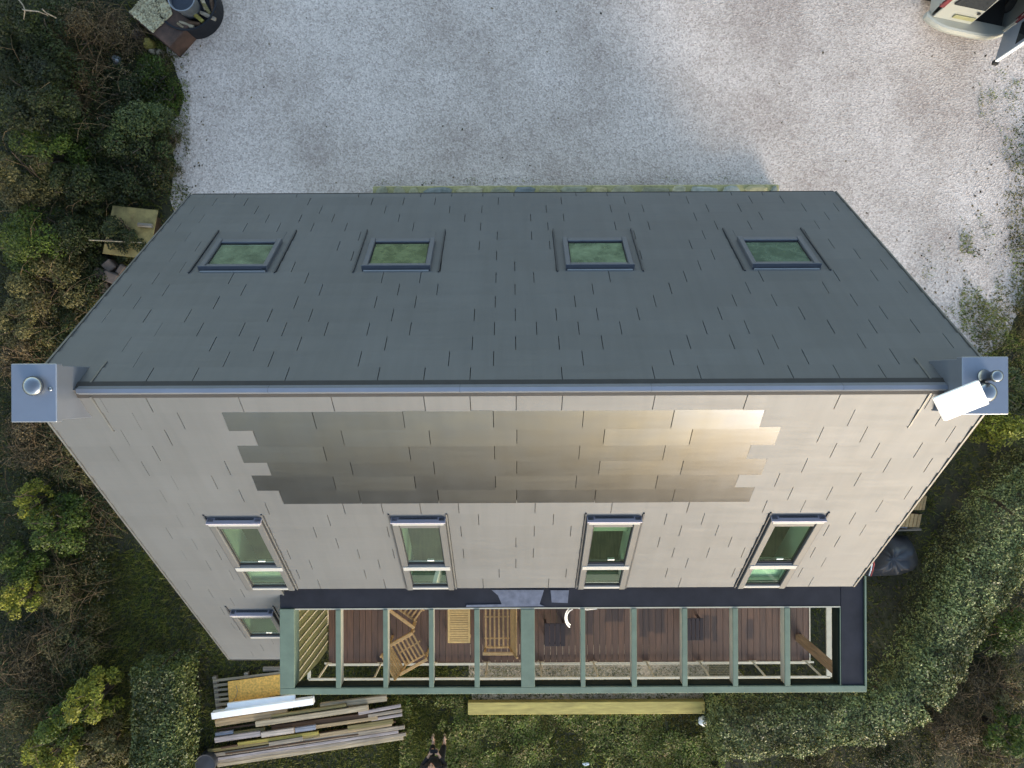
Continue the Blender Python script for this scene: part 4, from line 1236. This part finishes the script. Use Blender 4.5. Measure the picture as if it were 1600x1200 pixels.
# clothes
J2 = [(0, -.03, .86), (0, -.01, 1.03), (0, .07, 1.22), (0, .125, 1.33)]; E2 = [(0, 1), (1, 2), (2, 3)]; R2 = [(.175, .135), (.155, .125), (.185, .13), (.10, .085)]
for sx in (-1, 1):
    n0 = len(J2); J2 += [(sx * .18, .09, 1.30), (sx * .235, .03, 1.05), (sx * .125, .21, 1.015)]; E2 += [(2, n0), (n0, n0 + 1), (n0 + 1, n0 + 2)]; R2 += [.078, .062, .042]
skin_mesh('jacket', J2, E2, R2, M['black_cloth'], person, 1)
J3 = [(0, -.03, .90)]; E3 = []; R3 = [(.155, .125)]
for sx in (-1, 1):
    n0 = len(J3); J3 += [(sx * .10, -.03, .80), (sx * .112, .0, .46), (sx * .122, -.02, .11)]; E3 += [(0, n0), (n0, n0 + 1), (n0 + 1, n0 + 2)]; R3 += [.105, .078, .062]
skin_mesh('trousers', J3, E3, R3, M['black_cloth'], person, 0)
for sx in (-1, 1):
    mb = MB(); pts = [(sx * .125 + .048 * math.cos(q), .06 + .15 * math.sin(q)) for q in np.linspace(0, 2 * math.pi, 18, endpoint=False)]
    mb.prism(pts, .002, .028); mb.tube([(sx * .125 - .045, .09, .03), (sx * .125, .10, .068), (sx * .125 + .045, .09, .03)], .012, 6)
    mb.build('sandal', M['sandal'], person)
hm = bmesh.new(); bmesh.ops.create_uvsphere(hm, u_segments=24, v_segments=16, radius=1)
for v in hm.verts: v.co = Vector((v.co.x * .092, v.co.y * .103 - .012, v.co.z * .095))
bmesh.ops.delete(hm, geom=[v for v in hm.verts if v.co.z < -.03 + max(0, v.co.y + .05) * 1.6], context='VERTS')
me = bpy.data.meshes.new('hair'); hm.to_mesh(me); hm.free(); me.materials.append(M['hair']); me.polygons.foreach_set('use_smooth', [True] * len(me.polygons))
o = bpy.data.objects.new('hair', me); COL.objects.link(o); o.parent = person; o.location = (0, .225, 1.555)
mb = MB(); mb.tube([(0, .325, 1.565), (0, .347, 1.535), (0, .33, 1.525)], [.010, .016, .012], 8); mb.build('nose', M['skin'], person, smooth=True)
mb = MB()
for sx in (-1, 1): mb.lathe((sx * .03, .322, 1.572), [(.002, -.008), (.010, -.004), (.010, .004), (.002, .008)], 10)
mb.build('eyes', M['hair'], person)
mb = MB(); mb.tube([(-.024, .323, 1.505), (0, .332, 1.503), (.024, .323, 1.505)], .005, 6); mb.build('mouth', M['redstripe'], person)
for sx in (-1, 1):
    mb = MB(); mb.tube([(sx * .076, .24, 1.575), (sx * .088, .235, 1.56), (sx * .078, .24, 1.53)], [.010, .014, .008], 7); mb.build('ear', M['skin'], person, smooth=True)
mb = MB(); mb.box(pb.x - .085, pb.x + .085, pb.y - .10 + .285, pb.y - .10 + .375, 1.02, 1.05)
tag(mb.build('remote_controller', M['darkmetal'], None, .015), 'dark handheld controller in the hands of the person', 'controller')

# ------------------------------------------------------------------ vegetation
def leaf_quads(C, N, Lg, Wd, rng, flat=0.6):
    n = len(C)
    Lg = np.asarray(Lg) * np.ones(n)
    Nn = N + rng.normal(0, flat, (n, 3)); Nn /= np.linalg.norm(Nn, axis=1)[:, None] + 1e-9
    A = rng.normal(0, 1, (n, 3)); T = np.cross(Nn, A); T /= np.linalg.norm(T, axis=1)[:, None] + 1e-9
    B = np.cross(Nn, T)
    l = (Lg * rng.uniform(.6, 1.3, n))[:, None]; w = (Wd * rng.uniform(.7, 1.2, n))[:, None]
    V = np.empty((n, 4, 3))
    V[:, 0] = C - T * l / 2; V[:, 1] = C + B * w / 2 + T * l * .08 - Nn * l * .06; V[:, 2] = C + T * l / 2 - Nn * l * .12; V[:, 3] = C - B * w / 2 + T * l * .08 - Nn * l * .06
    return V

def crown_points(n, R0, hh, rng, lobes=26, z0=.05):
    """leaf centres on many small lobes heaped into an uneven mound"""
    a = rng.uniform(0, 2 * np.pi, lobes); r = R0 * np.sqrt(rng.uniform(0, 1, lobes)) * .85
    h = hh * (1 - (r / R0) ** 2 * .8) * rng.uniform(.55, 1.0, lobes)
    c = np.stack([r * np.cos(a), r * np.sin(a), np.maximum(h - .15, .08)], 1)
    lr = R0 * rng.uniform(.18, .38, lobes)
    k = rng.choice(lobes, n, p=lr ** 2 / (lr ** 2).sum())
    d = rng.normal(0, 1, (n, 3)); d /= np.linalg.norm(d, axis=1)[:, None]
    d[:, 2] = np.where(d[:, 2] < -.3, -d[:, 2], d[:, 2])
    rad = lr[k] * rng.uniform(.55, 1.12, n) ** .6
    C = c[k] + d * rad[:, None] * np.array([1, 1, .75])
    C[:, 2] = np.maximum(C[:, 2], z0)
    return C, d + np.array([0, 0, .5])

def twig_mesh(name, mat, parent, n, R0, hh, rng, th=.0042, arch=.35):
    mb = MB()
    for _ in range(int(n * .8)):
        a = rng.uniform(0, 6.28); r = R0 * math.sqrt(rng.uniform(0, .8)); x, y = r * math.cos(a), r * math.sin(a)
        b = rng.uniform(0, 6.28); ln = rng.uniform(.35, 1.0) * R0
        z = hh * rng.uniform(.35, .95) * (1 - (r / R0) ** 2 * .5)
        pts = []
        for t in (0, .33, .66, 1):
            pts.append((x + math.cos(b) * ln * t, y + math.sin(b) * ln * t, max(.03, z + arch * hh * (t - t * t * 1.5) * .8)))
        mb.tube(pts, [th, th * .9, th * .7, th * .4], 3, False)
    return mb.build(name, mat, parent)

def shrub(name, label, cat, u, v, rpx, hh, leaf, size=.07, dens=650, twigs=0, group=None, seed=1, trunk=True, asp=(1, 1), lobes=26):
    rng = np.random.default_rng(seed * 97 + 5)
    zt = hh * .7
    p = P(u, v, zt); R0 = rpx * (H - zt) / F
    t = empty(name, (p.x, p.y, 0), label, cat, group)
    n = int(dens * math.pi * R0 * R0 * (1 + .5 * hh / R0))
    C, N = crown_points(n, R0, hh, rng, lobes)
    C[:, 0] *= asp[0]; C[:, 1] *= asp[1]
    np_mesh('crown', leaf_quads(C, N, size, size * .55, rng), 4, M[leaf], t)
    mb = MB()
    for k in range(5):
        a = k * 1.257 + rng.uniform(-.4, .4)
        e = (R0 * .55 * math.cos(a), R0 * .55 * math.sin(a), hh * .7)
        mb.tube([(0.03 * math.cos(a), .03 * math.sin(a), 0), (e[0] * .4, e[1] * .4, hh * .35), e], [.03, .02, .008], 6)
    mb.build('stem', M['bark'], t)
    if twigs: twig_mesh('twigs', M['twig'], t, twigs, R0, hh, rng)
    return t

SH = [
 # u, v, r px, height, leaf, size, density, twigs, label
 (25, 45, 85, 1.9, 'dark_leaf', .075, 620, 10, 'bush', 'dark green bush filling the top left corner'),
 (120, 40, 55, 1.2, 'brown_leaf', .055, 520, 150, 'bramble', 'brown bramble tangle at the top edge beside the corner bush'),
 (115, 120, 55, 1.0, 'brown_leaf', .055, 520, 140, 'bramble', 'brown bramble tangle below the topmost one'),
 (175, 45, 42, .8, 'brown_leaf', .055, 520, 90, 'bramble', 'dry brown undergrowth left of the pebble planter'),
 (45, 150, 75, 2.1, 'dark_leaf', .075, 620, 6, 'bush', 'dark green bush second from the top on the left edge'),
 (235, 118, 44, .55, 'mid_leaf', .06, 800, 0, 'weeds', 'bright green weed clump at the gravel edge below the planter'),
 (252, 92, 17, .3, 'olive_leaf', .05, 700, 10, 'weeds', 'small scruffy weeds at the planter bottom corner'),
 (262, 145, 24, .40, 'mid_leaf', .055, 900, 0, 'weeds', 'small bright green clump bulging onto the gravel'),
 (185, 130, 40, .8, 'dark_leaf', .06, 620, 30, 'bush', 'dark low bush between the brambles and the bright weeds'),
 (205, 205, 62, 1.2, 'ivy_leaf', .07, 700, 0, 'bush', 'dark bluish green bush touching the gravel edge'),
 (135, 205, 50, 1.1, 'dark_leaf', .065, 560, 70, 'bush', 'dark twiggy bush between the brambles and the bluish bush'),
 (60, 225, 58, 1.8, 'mid_leaf', .07, 650, 0, 'bush', 'mid green bush with lighter top left of centre'),
 (15, 270, 60, 1.9, 'olive_leaf', .07, 600, 10, 'bush', 'olive bush on the left edge below the dark ones'),
 (110, 285, 52, 1.4, 'dark_leaf', .07, 640, 12, 'bush', 'dark rounded bush above the yellow plywood on its left'),
 (185, 285, 48, 1.0, 'dark_leaf', .065, 640, 10, 'bush', 'dark bush directly above the yellow plywood'),
 (252, 265, 26, .45, 'olive_leaf', .05, 750, 15, 'weeds', 'olive weeds along the gravel edge north of the roof'),
 (262, 215, 18, .35, 'olive_leaf', .05, 750, 8, 'weeds', 'small tuft of weeds on the gravel edge'),
 (178, 360, 40, 1.35, 'dark_leaf', .065, 800, 6, 'bush', 'dark ivy bush growing over the yellow plywood'),
 (95, 365, 62, 1.3, 'dark_leaf', .065, 620, 30, 'bush', 'dark bush left of the yellow plywood'),
 (30, 370, 62, 1.8, 'mid_leaf', .07, 600, 10, 'bush', 'green bush on the left edge beside the plywood'),
 (60, 440, 62, 1.5, 'olive_leaf', .065, 600, 40, 'bush', 'olive brown bush left of the rubble blocks'),
 (125, 455, 46, 1.0, 'dark_leaf', .065, 600, 30, 'bush', 'dark bush hugging the rubble blocks'),
 (15, 500, 50, 1.5, 'olive_leaf', .065, 600, 30, 'bush', 'yellowish olive bush on the edge above the left chimney'),
 (85, 520, 46, 1.0, 'dark_leaf', .065, 560, 40, 'bush', 'dark bush directly north of the left chimney'),
 (20, 560, 42, 1.2, 'brown_leaf', .06, 560, 60, 'bramble', 'brown bramble behind the left chimney'),
 (40, 690, 56, 1.1, 'brown_leaf', .058, 560, 130, 'bramble', 'brown bramble tangle just below the left chimney'),
 (110, 720, 46, .9, 'olive_leaf', .058, 560, 110, 'bramble', 'olive bramble tangle against the west roof edge'),
 (30, 790, 34, 1.5, 'lime_leaf', .07, 480, 10, 'bush', 'small lime yellow bush on the left edge below the chimney'),
 (75, 830, 52, 1.5, 'mid_leaf', .075, 620, 10, 'bush', 'leafy green bush in the middle of the left edge'),
 (150, 800, 48, .7, 'dark_leaf', .055, 480, 110, 'bush', 'dark thin scrub beside the west roof edge'),
 (20, 885, 44, 1.4, 'mid_leaf', .075, 620, 6, 'bush', 'green bush above the lime bush on the left edge'),
 (10, 940, 36, 1.9, 'lime_leaf', .08, 560, 0, 'bush', 'lime green bush cut by the left edge'),
 (85, 925, 52, 1.1, 'olive_leaf', .058, 560, 110, 'bramble', 'olive bramble right of the lime bush at the edge'),
 (90, 1000, 60, 1.0, 'olive_leaf', .055, 600, 160, 'bramble', 'sunlit tan bramble mound left of the clipped hedge'),
 (20, 1040, 52, 1.0, 'brown_leaf', .055, 560, 150, 'bramble', 'brown dry bramble mound low on the left edge'),
 (25, 1110, 48, 1.0, 'olive_leaf', .055, 560, 150, 'bramble', 'tan bramble mound left of the yellow shrub'),
 (128, 1105, 40, 1.7, 'lime_leaf', .085, 560, 8, 'shrub', 'bright yellow green shrub left of the clipped hedge'),
 (85, 1140, 42, 1.5, 'mid_leaf', .08, 600, 12, 'shrub', 'green shrub behind the bright yellow one'),
 (60, 1190, 46, 1.7, 'lime_leaf', .085, 540, 8, 'shrub', 'yellow green shrub at the bottom left edge'),
 (145, 1180, 44, 1.4, 'olive_leaf', .08, 600, 20, 'shrub', 'dull green shrub at the bottom edge beside the hedge'),
 # right side
 (1578, 668, 40, 1.3, 'lime_leaf', .075, 600, 6, 'shrub', 'yellow green shrub right of the right chimney'),
 (1600, 610, 46, 1.5, 'ivy_leaf', .07, 650, 0, 'bush', 'dark green bush on the right edge beside the chimney'),
 (1632, 500, 40, .5, 'olive_leaf', .055, 520, 30, 'weeds', 'olive weeds spreading onto the gravel at the right edge'),
 (1650, 250, 34, .4, 'brown_leaf', .05, 420, 60, 'weeds', 'dry brown weeds beside the gravel right of the van'),
 (1585, 990, 48, 1.2, 'mid_leaf', .07, 560, 40, 'bush', 'green bush on the right edge beyond the hedge'),
 (1545, 1075, 50, .8, 'brown_leaf', .055, 420, 190, 'bramble', 'bare brown bramble patch right of the hedge corner'),
 (1588, 1085, 40, .9, 'olive_leaf', .06, 520, 80, 'bramble', 'olive scrub on the right edge near the bottom'),
 (1500, 1150, 46, .8, 'brown_leaf', .055, 420, 190, 'bramble', 'grey brown twig patch below the hedge corner'),
 (1590, 1160, 42, 1.5, 'mid_leaf', .075, 600, 10, 'shrub', 'bright green shrub in the bottom right corner'),
 (1555, 1195, 40, .8, 'olive_leaf', .06, 520, 120, 'bramble', 'tan bramble left of the corner shrub'),
 (1405, 1195, 44, .7, 'dark_leaf', .06, 420, 90, 'bush', 'dark scrub at the bottom edge below the hedge'),
 (1280, 1205, 40, .6, 'olive_leaf', .055, 520, 60, 'bramble', 'olive grass tussock at the bottom edge below the hedge'),
]
for i, (u, v, r, hh, lf, sz, dn, tw_, cat, lab) in enumerate(SH):
    shrub({'bramble': 'bramble', 'weeds': 'weed_clump', 'bush': 'bush', 'shrub': 'shrub'}[cat], lab, cat, u, v, r, hh, lf, sz * .84, int(dn * 2.5), tw_, None, i + 1)

# tangled undergrowth filling the spaces between the bushes
def undergrowth(name, label, n, u0, v0, u1, v1, leaf, keep, hmin, hmax, size, seed):
    rg = np.random.default_rng(seed)
    U = rg.uniform(u0, u1, n); Vp = rg.uniform(v0, v1, n)
    k = keep(U, Vp); U, Vp = U[k], Vp[k]
    n = len(U)
    X = (U - 800) * 15.3 / F; Y = -(Vp - 600) * 15.3 / F
    hh = np.array([.5 + .5 * noise.noise(Vector((x * .8, y * .8, seed))) + .35 * noise.noise(Vector((x * 2.6, y * 2.6, seed))) for x, y in zip(X, Y)])
    Z = np.clip(hmin + (hmax - hmin) * hh - rg.uniform(0, .22, n), .03, 2)
    np_mesh(name, leaf_quads(np.stack([X, Y, Z], 1), np.tile([0, 0, 1.0], (n, 1)), size, size * .5, rg, .65), 4, M[leaf])
    tag(bpy.context.scene.objects[name], label, 'undergrowth', None, 'stuff')
def keepL(U, Vp):
    edge = np.interp(Vp, [-60, 60, 130, 200, 300, 420, 560, 700, 860, 1000, 1240], [190, 205, 262, 262, 262, 150, 70, 95, 165, 135, 150])
    return (U < edge + RNG.normal(0, 8, len(U))) & ~((U > 150) & (U < 260) & (Vp > 312) & (Vp < 470)) & ~((U > 185) & (Vp < 92))
undergrowth('undergrowth', 'dark tangled leafy undergrowth along the west boundary', 62000, -60, -60, 275, 1240, 'dark_leaf', keepL, .15, 1.0, .06, 3)
undergrowth('dry_undergrowth', 'olive brown dry undergrowth mixed along the west boundary', 13000, -60, -60, 275, 1240, 'brown_leaf', keepL, .10, 1.05, .05, 8)
def keepR(U, Vp):
    return U * 1.0 - np.interp(Vp, [600, 900, 1000, 1100, 1190, 1240], [1660, 1620, 1580, 1500, 1300, 1180]) + RNG.normal(0, 14, len(U)) > 0
undergrowth('scrub', 'low brown and green scrub beyond the long hedge', 22000, 1180, 620, 1660, 1250, 'olive_leaf', keepR, .05, .55, .05, 12)
# thin bare branches rising in the corner
mb = MB()
for pts in (((30, 0, 2.2), (36, 8, 2.3), (39, 16, 2.3), (37, 30, 2.1)), ((39, 16, 2.3), (60, 18, 2.2), (75, 24, 2.0)), ((66, 14, 2.2), (72, 20, 2.1), (88, 28, 1.9))):
    mb.tube([P(u, v, z) for u, v, z in pts], [.014, .012, .011, .007][:len(pts)], 5)
mb.tube([P(34, 14, 1.2), P(38, 16, 2.3)], .012, 5)
tag(mb.build('dead_branch', M['greywood']), 'bare pale branch above the corner bush', 'branch')

def hedge(label, path, hh, seed, leaf='hedge_leaf', size=.056, dens=1500, amp=.15):
    """path: list of (u, v, half width px) on the hedge top"""
    rng = np.random.default_rng(seed)
    c0 = P(path[0][0], path[0][1], hh)
    t = empty('hedge', (c0.x, c0.y, 0), label, 'hedge')
    pts = [(P(u, v, hh) - Vector((c0.x, c0.y, 0)), w * (H - hh) / F) for u, v, w in path]
    Cs, Ns = [], []
    for (a, wa_), (b, wb_) in zip(pts, pts[1:]):
        d = (b - a); ln = d.length; d.normalize(); s = Vector((-d.y, d.x, 0))
        area = ln * (wa_ + wb_) * 1.0
        nt_ = int(area * dens * 1.5); f = rng.uniform(0, 1, nt_); q = rng.uniform(-1.05, 1.05, nt_)
        w = wa_ + (wb_ - wa_) * f
        dz = -np.clip(np.abs(q) - .75, 0, 1) * .5
        x = a.x + d.x * ln * f + s.x * w * q; y = a.y + d.y * ln * f + s.y * w * q
        Cs.append(np.stack([x, y, hh + dz - rng.uniform(0, .22, nt_) ** 1.5], 1)); Ns.append(np.tile([0, 0, 1.0], (nt_, 1)) + np.outer(q, [s.x, s.y, 0]) * .5)
        for sg in (-1, 1):
            ns_ = int(ln * hh * dens * .7); f = rng.uniform(-.02, 1.02, ns_); zz = hh * rng.uniform(.05, 1, ns_) ** .6
            w = (wa_ + (wb_ - wa_) * f) * (1.03 - .12 * (zz / hh) ** 4) - rng.uniform(0, .12, ns_)
            x = a.x + d.x * ln * f + sg * s.x * w; y = a.y + d.y * ln * f + sg * s.y * w
            Cs.append(np.stack([x, y, zz], 1)); Ns.append(np.tile([sg * s.x, sg * s.y, .3], (ns_, 1)))
    for (e, w), (o2, _) in ((pts[0], pts[1]), (pts[-1], pts[-2])):
        d = (e - o2).normalized(); s = Vector((-d.y, d.x, 0))
        ns_ = int(2 * w * hh * dens); q = rng.uniform(-1, 1, ns_); zz = rng.uniform(.05, hh, ns_); k = rng.uniform(-.1, .06, ns_)
        Cs.append(np.stack([e.x + s.x * w * q + d.x * k, e.y + s.y * w * q + d.y * k, zz], 1)); Ns.append(np.tile([d.x, d.y, .3], (ns_, 1)))
    C = np.concatenate(Cs); N = np.concatenate(Ns)
    # uneven surface
    off = np.array([noise.noise(Vector((x * 1.6, y * 1.6, z * 1.6))) + .6 * noise.noise(Vector((x * 4.5, y * 4.5, z * 4.5))) for x, y, z in C])
    Nn = N / np.linalg.norm(N, axis=1)[:, None]
    C = C + Nn * (off * amp)[:, None]
    np_mesh('foliage', leaf_quads(C, Nn, size, size * .6, rng, .55), 4, M[leaf], t)
    mb = MB()
    for (a, wa_), (b, wb_) in zip(pts, pts[1:]):
        k = max(2, int((b - a).length / .35))
        for i in range(k):
            p = a.lerp(b, i / k); r = rng.uniform(-.3, .3)
            mb.tube([(p.x + r * .3, p.y + r * .2, 0), (p.x + r, p.y + r * .6, hh * .6), (p.x + r * 1.5, p.y - r, hh * .92)], [.03, .02, .008], 5)
    mb.build('stems', M['bark'], t)
    return t
hedge('long clipped leafy hedge curving along the east and south garden edge', [(1690, 735, 62), (1602, 822, 62), (1548, 897, 56), (1507, 967, 50), (1470, 1040, 44), (1438, 1095, 40), (1380, 1130, 38), (1290, 1142, 38), (1200, 1148, 38), (1126, 1152, 40)], 1.2, 31)
hedge('short square clipped hedge left of the timber pile', [(240, 1048, 40), (240, 1120, 42), (240, 1200, 42), (240, 1270, 42)], 1.15, 32, 'ivy_leaf', .06, 1500, .07)

# ---- ground cover: grass blades and low weeds, one mass each
def in_rect(X, Y, x0, x1, y0, y1): return (X > x0) & (X < x1) & (Y > y0) & (Y < y1)
def scatter(n, x0, x1, y0, y1, rng): return rng.uniform(x0, x1, n), rng.uniform(y0, y1, n)
def nz(X, Y, s, o=0.0): return np.array([noise.noise(Vector((x * s + o, y * s, o))) for x, y in zip(X, Y)])
rng = np.random.default_rng(77)
def blades(X, Y, hgt, rng, w=.012, lean=.6):
    n = len(X); a = rng.uniform(0, 6.28, n); h = hgt * rng.uniform(.5, 1.3, n)
    dx, dy = np.cos(a), np.sin(a)
    V = np.empty((n, 3, 3)); ww = w * rng.uniform(.7, 1.4, n)
    V[:, 0] = np.stack([X - dy * ww, Y + dx * ww, np.zeros(n)], 1); V[:, 1] = np.stack([X + dy * ww, Y - dx * ww, np.zeros(n)], 1)
    V[:, 2] = np.stack([X + dx * h * lean * 1.4, Y + dy * h * lean * 1.4, h], 1)
    return V
G = []
def area(u0, v0, u1, v1, dens, hgt, thr=-1.0, s=1.2, w=.012):
    a, b = P(u0, v1, 0), P(u1, v0, 0)
    n = int((b.x - a.x) * (b.y - a.y) * dens)
    X, Y = scatter(n, a.x, b.x, a.y, b.y, rng)
    k = nz(X, Y, s, 4.0) + .5 * nz(X, Y, s * 4, 9.0) + rng.normal(0, .12, n) > thr
    k &= ~in_rect(X, Y, -5.2, 5.2, yS, yN) & ~in_rect(X, Y, -5.2, -3.7, yS2, yN)
    G.append(blades(X[k], Y[k], hgt, rng, w))
area(120, 860, 700, 1230, 1100, .07)
area(1100, 640, 1460, 1230, 260, .07)  # grass thinned so dark soil stands for the hedge's shade
area(600, 1040, 1120, 1230, 1700, .05, -.5)
area(-40, -40, 260, 1230, 260, .12)
area(1440, 560, 1640, 1230, 350, .10, -.2)
np_mesh('grass', np.concatenate(G), 3, M['grass']); tag(bpy.context.scene.objects['grass'], 'short patchy grass around the house', 'grass', None, 'stuff')
G = []
area(1530, 90, 1660, 420, 900, .05, .18, .9); area(1500, 330, 1640, 600, 1300, .07, -.05, 1.0); area(1440, 380, 1560, 560, 500, .05, .22, 1.0); area(1470, 480, 1600, 600, 700, .06, .10, 1.4)
area(575, 276, 1230, 290, 700, .035, .22, 3.0); area(248, -20, 296, 330, 1100, .07, -.12, 1.5); area(300, 0, 1560, 290, 60, .02, .45, 1.2, .012)
np_mesh('verge_weeds', np.concatenate(G), 3, M['weed']); tag(bpy.context.scene.objects['verge_weeds'], 'thin weeds creeping over the gravel edges', 'weeds', None, 'stuff')
# mossy lawn weeds at the bottom
a, b = P(625, 1225, 0), P(1130, 1085, 0)
X, Y = scatter(46000, a.x, b.x, a.y, b.y, rng)
k = (nz(X, Y, 1.3, 2.0) + .7 * nz(X, Y, 4.0, 6.0) + rng.normal(0, .14, len(X)) > -.16) & ~in_rect(X, Y, P(725, 1117, 0).x, P(1105, 1117, 0).x, P(0, 1119, 0).y, -5.4)
X, Y = X[k], Y[k]
Z = np.clip(.04 + .09 * nz(X, Y, 2.2, 1.0), .008, .16) * rng.uniform(.3, 1.2, len(X))
np_mesh('lawn_weeds', leaf_quads(np.stack([X, Y, Z + .01], 1), np.tile([0, 0, 1.0], (len(X), 1)), .045 + .03 * np.clip(Z / .12, 0, 1), .03, rng, .5), 4, M['weed'])
tag(bpy.context.scene.objects['lawn_weeds'], 'clumpy green weeds and moss on the south lawn', 'weeds', None, 'stuff')
# dry litter along the right gravel edge
a, b = P(1470, 590, 0), P(1660, 60, 0)
X, Y = scatter(15000, a.x, b.x, a.y, b.y, rng)
ed = np.interp(Y, [P(0, v, 0).y for v in (590, 520, 430, 300, 150, 60)], [P(u, 0, 0).x for u in (1500, 1548, 1575, 1595, 1600, 1625)])
k = (X - ed) * 1.1 + nz(X, Y, 1.5, 3.0) * .55 + .35 * nz(X, Y, 5.0, 1.0) + rng.normal(0, .22, len(X)) > 0
X, Y = X[k], Y[k]
np_mesh('leaf_litter', leaf_quads(np.stack([X, Y, rng.uniform(.016, .05, len(X))], 1), np.tile([0, 0, 1.0], (len(X), 1)), .05, .03, rng, .35), 4, M['olive_leaf'])
tag(bpy.context.scene.objects['leaf_litter'], 'dry olive brown litter fading into the gravel at right', 'litter', None, 'stuff')
# fallen leaves and pale specks
n = 2600
X = np.concatenate([rng.uniform(-11.5, 11.5, n)]); Y = rng.uniform(-8.8, 8.8, n)
k = ~in_rect(X, Y, -6, 6.2, -6, 3.6) & ~((X > -6.6) & (X < 10) & (Y > 3.5) & (rng.uniform(0, 1, n) < .93))
X, Y = X[k], Y[k]
np_mesh('fallen_leaves', leaf_quads(np.stack([X, Y, np.full(len(X), .03)], 1), np.tile([0, 0, 1.0], (len(X), 1)), .06, .04, rng, .2), 4, M['brown_leaf'])
tag(bpy.context.scene.objects['fallen_leaves'], 'brown fallen leaves scattered over the ground', 'leaves', None, 'stuff')

# ------------------------------------------------------------------ camera, light, world
cam = bpy.data.cameras.new('camera'); co = bpy.data.objects.new('camera', cam); COL.objects.link(co)
cam.sensor_width = 36; cam.lens = F / 1600 * 36; cam.clip_end = 1000
co.location = (0, 0, H); co.rotation_euler = (0, 0, -TH)
scene.camera = co
AZ, EL = R(25), R(14)     # sun east of south, low
to_sun = Vector((math.sin(AZ) * math.cos(EL), -math.cos(AZ) * math.cos(EL), math.sin(EL)))
sl = bpy.data.lights.new('sun', 'SUN'); sl.energy = 1.15; sl.angle = R(22.0); sl.color = (1.0, .965, .90)
so_ = bpy.data.objects.new('sun', sl); COL.objects.link(so_)
so_.rotation_euler = (-to_sun).to_track_quat('-Z', 'Y').to_euler()
w = bpy.data.worlds.new('World'); scene.world = w; w.use_nodes = True
nt = w.node_tree; bg = nt.nodes['Background']
sky = nt.nodes.new('ShaderNodeTexSky'); sky.sky_type = 'NISHITA'; sky.sun_disc = False
sky.sun_elevation = EL
sky.sun_rotation = math.atan2(to_sun.x, to_sun.y)
sky.air_density = 1.0; sky.dust_density = 0.6; sky.ozone_density = 0.5
L(nt, sky.outputs[0], bg.inputs[0]); bg.inputs[1].default_value = 0.15
scene.view_settings.view_transform = 'Standard'; scene.view_settings.look = 'None'
scene.view_settings.exposure = 1.9; scene.view_settings.gamma = 1
scene.view_settings.use_white_balance = True; scene.view_settings.white_balance_temperature = 7000; scene.view_settings.white_balance_tint = 10
scene.cycles.use_denoising = True
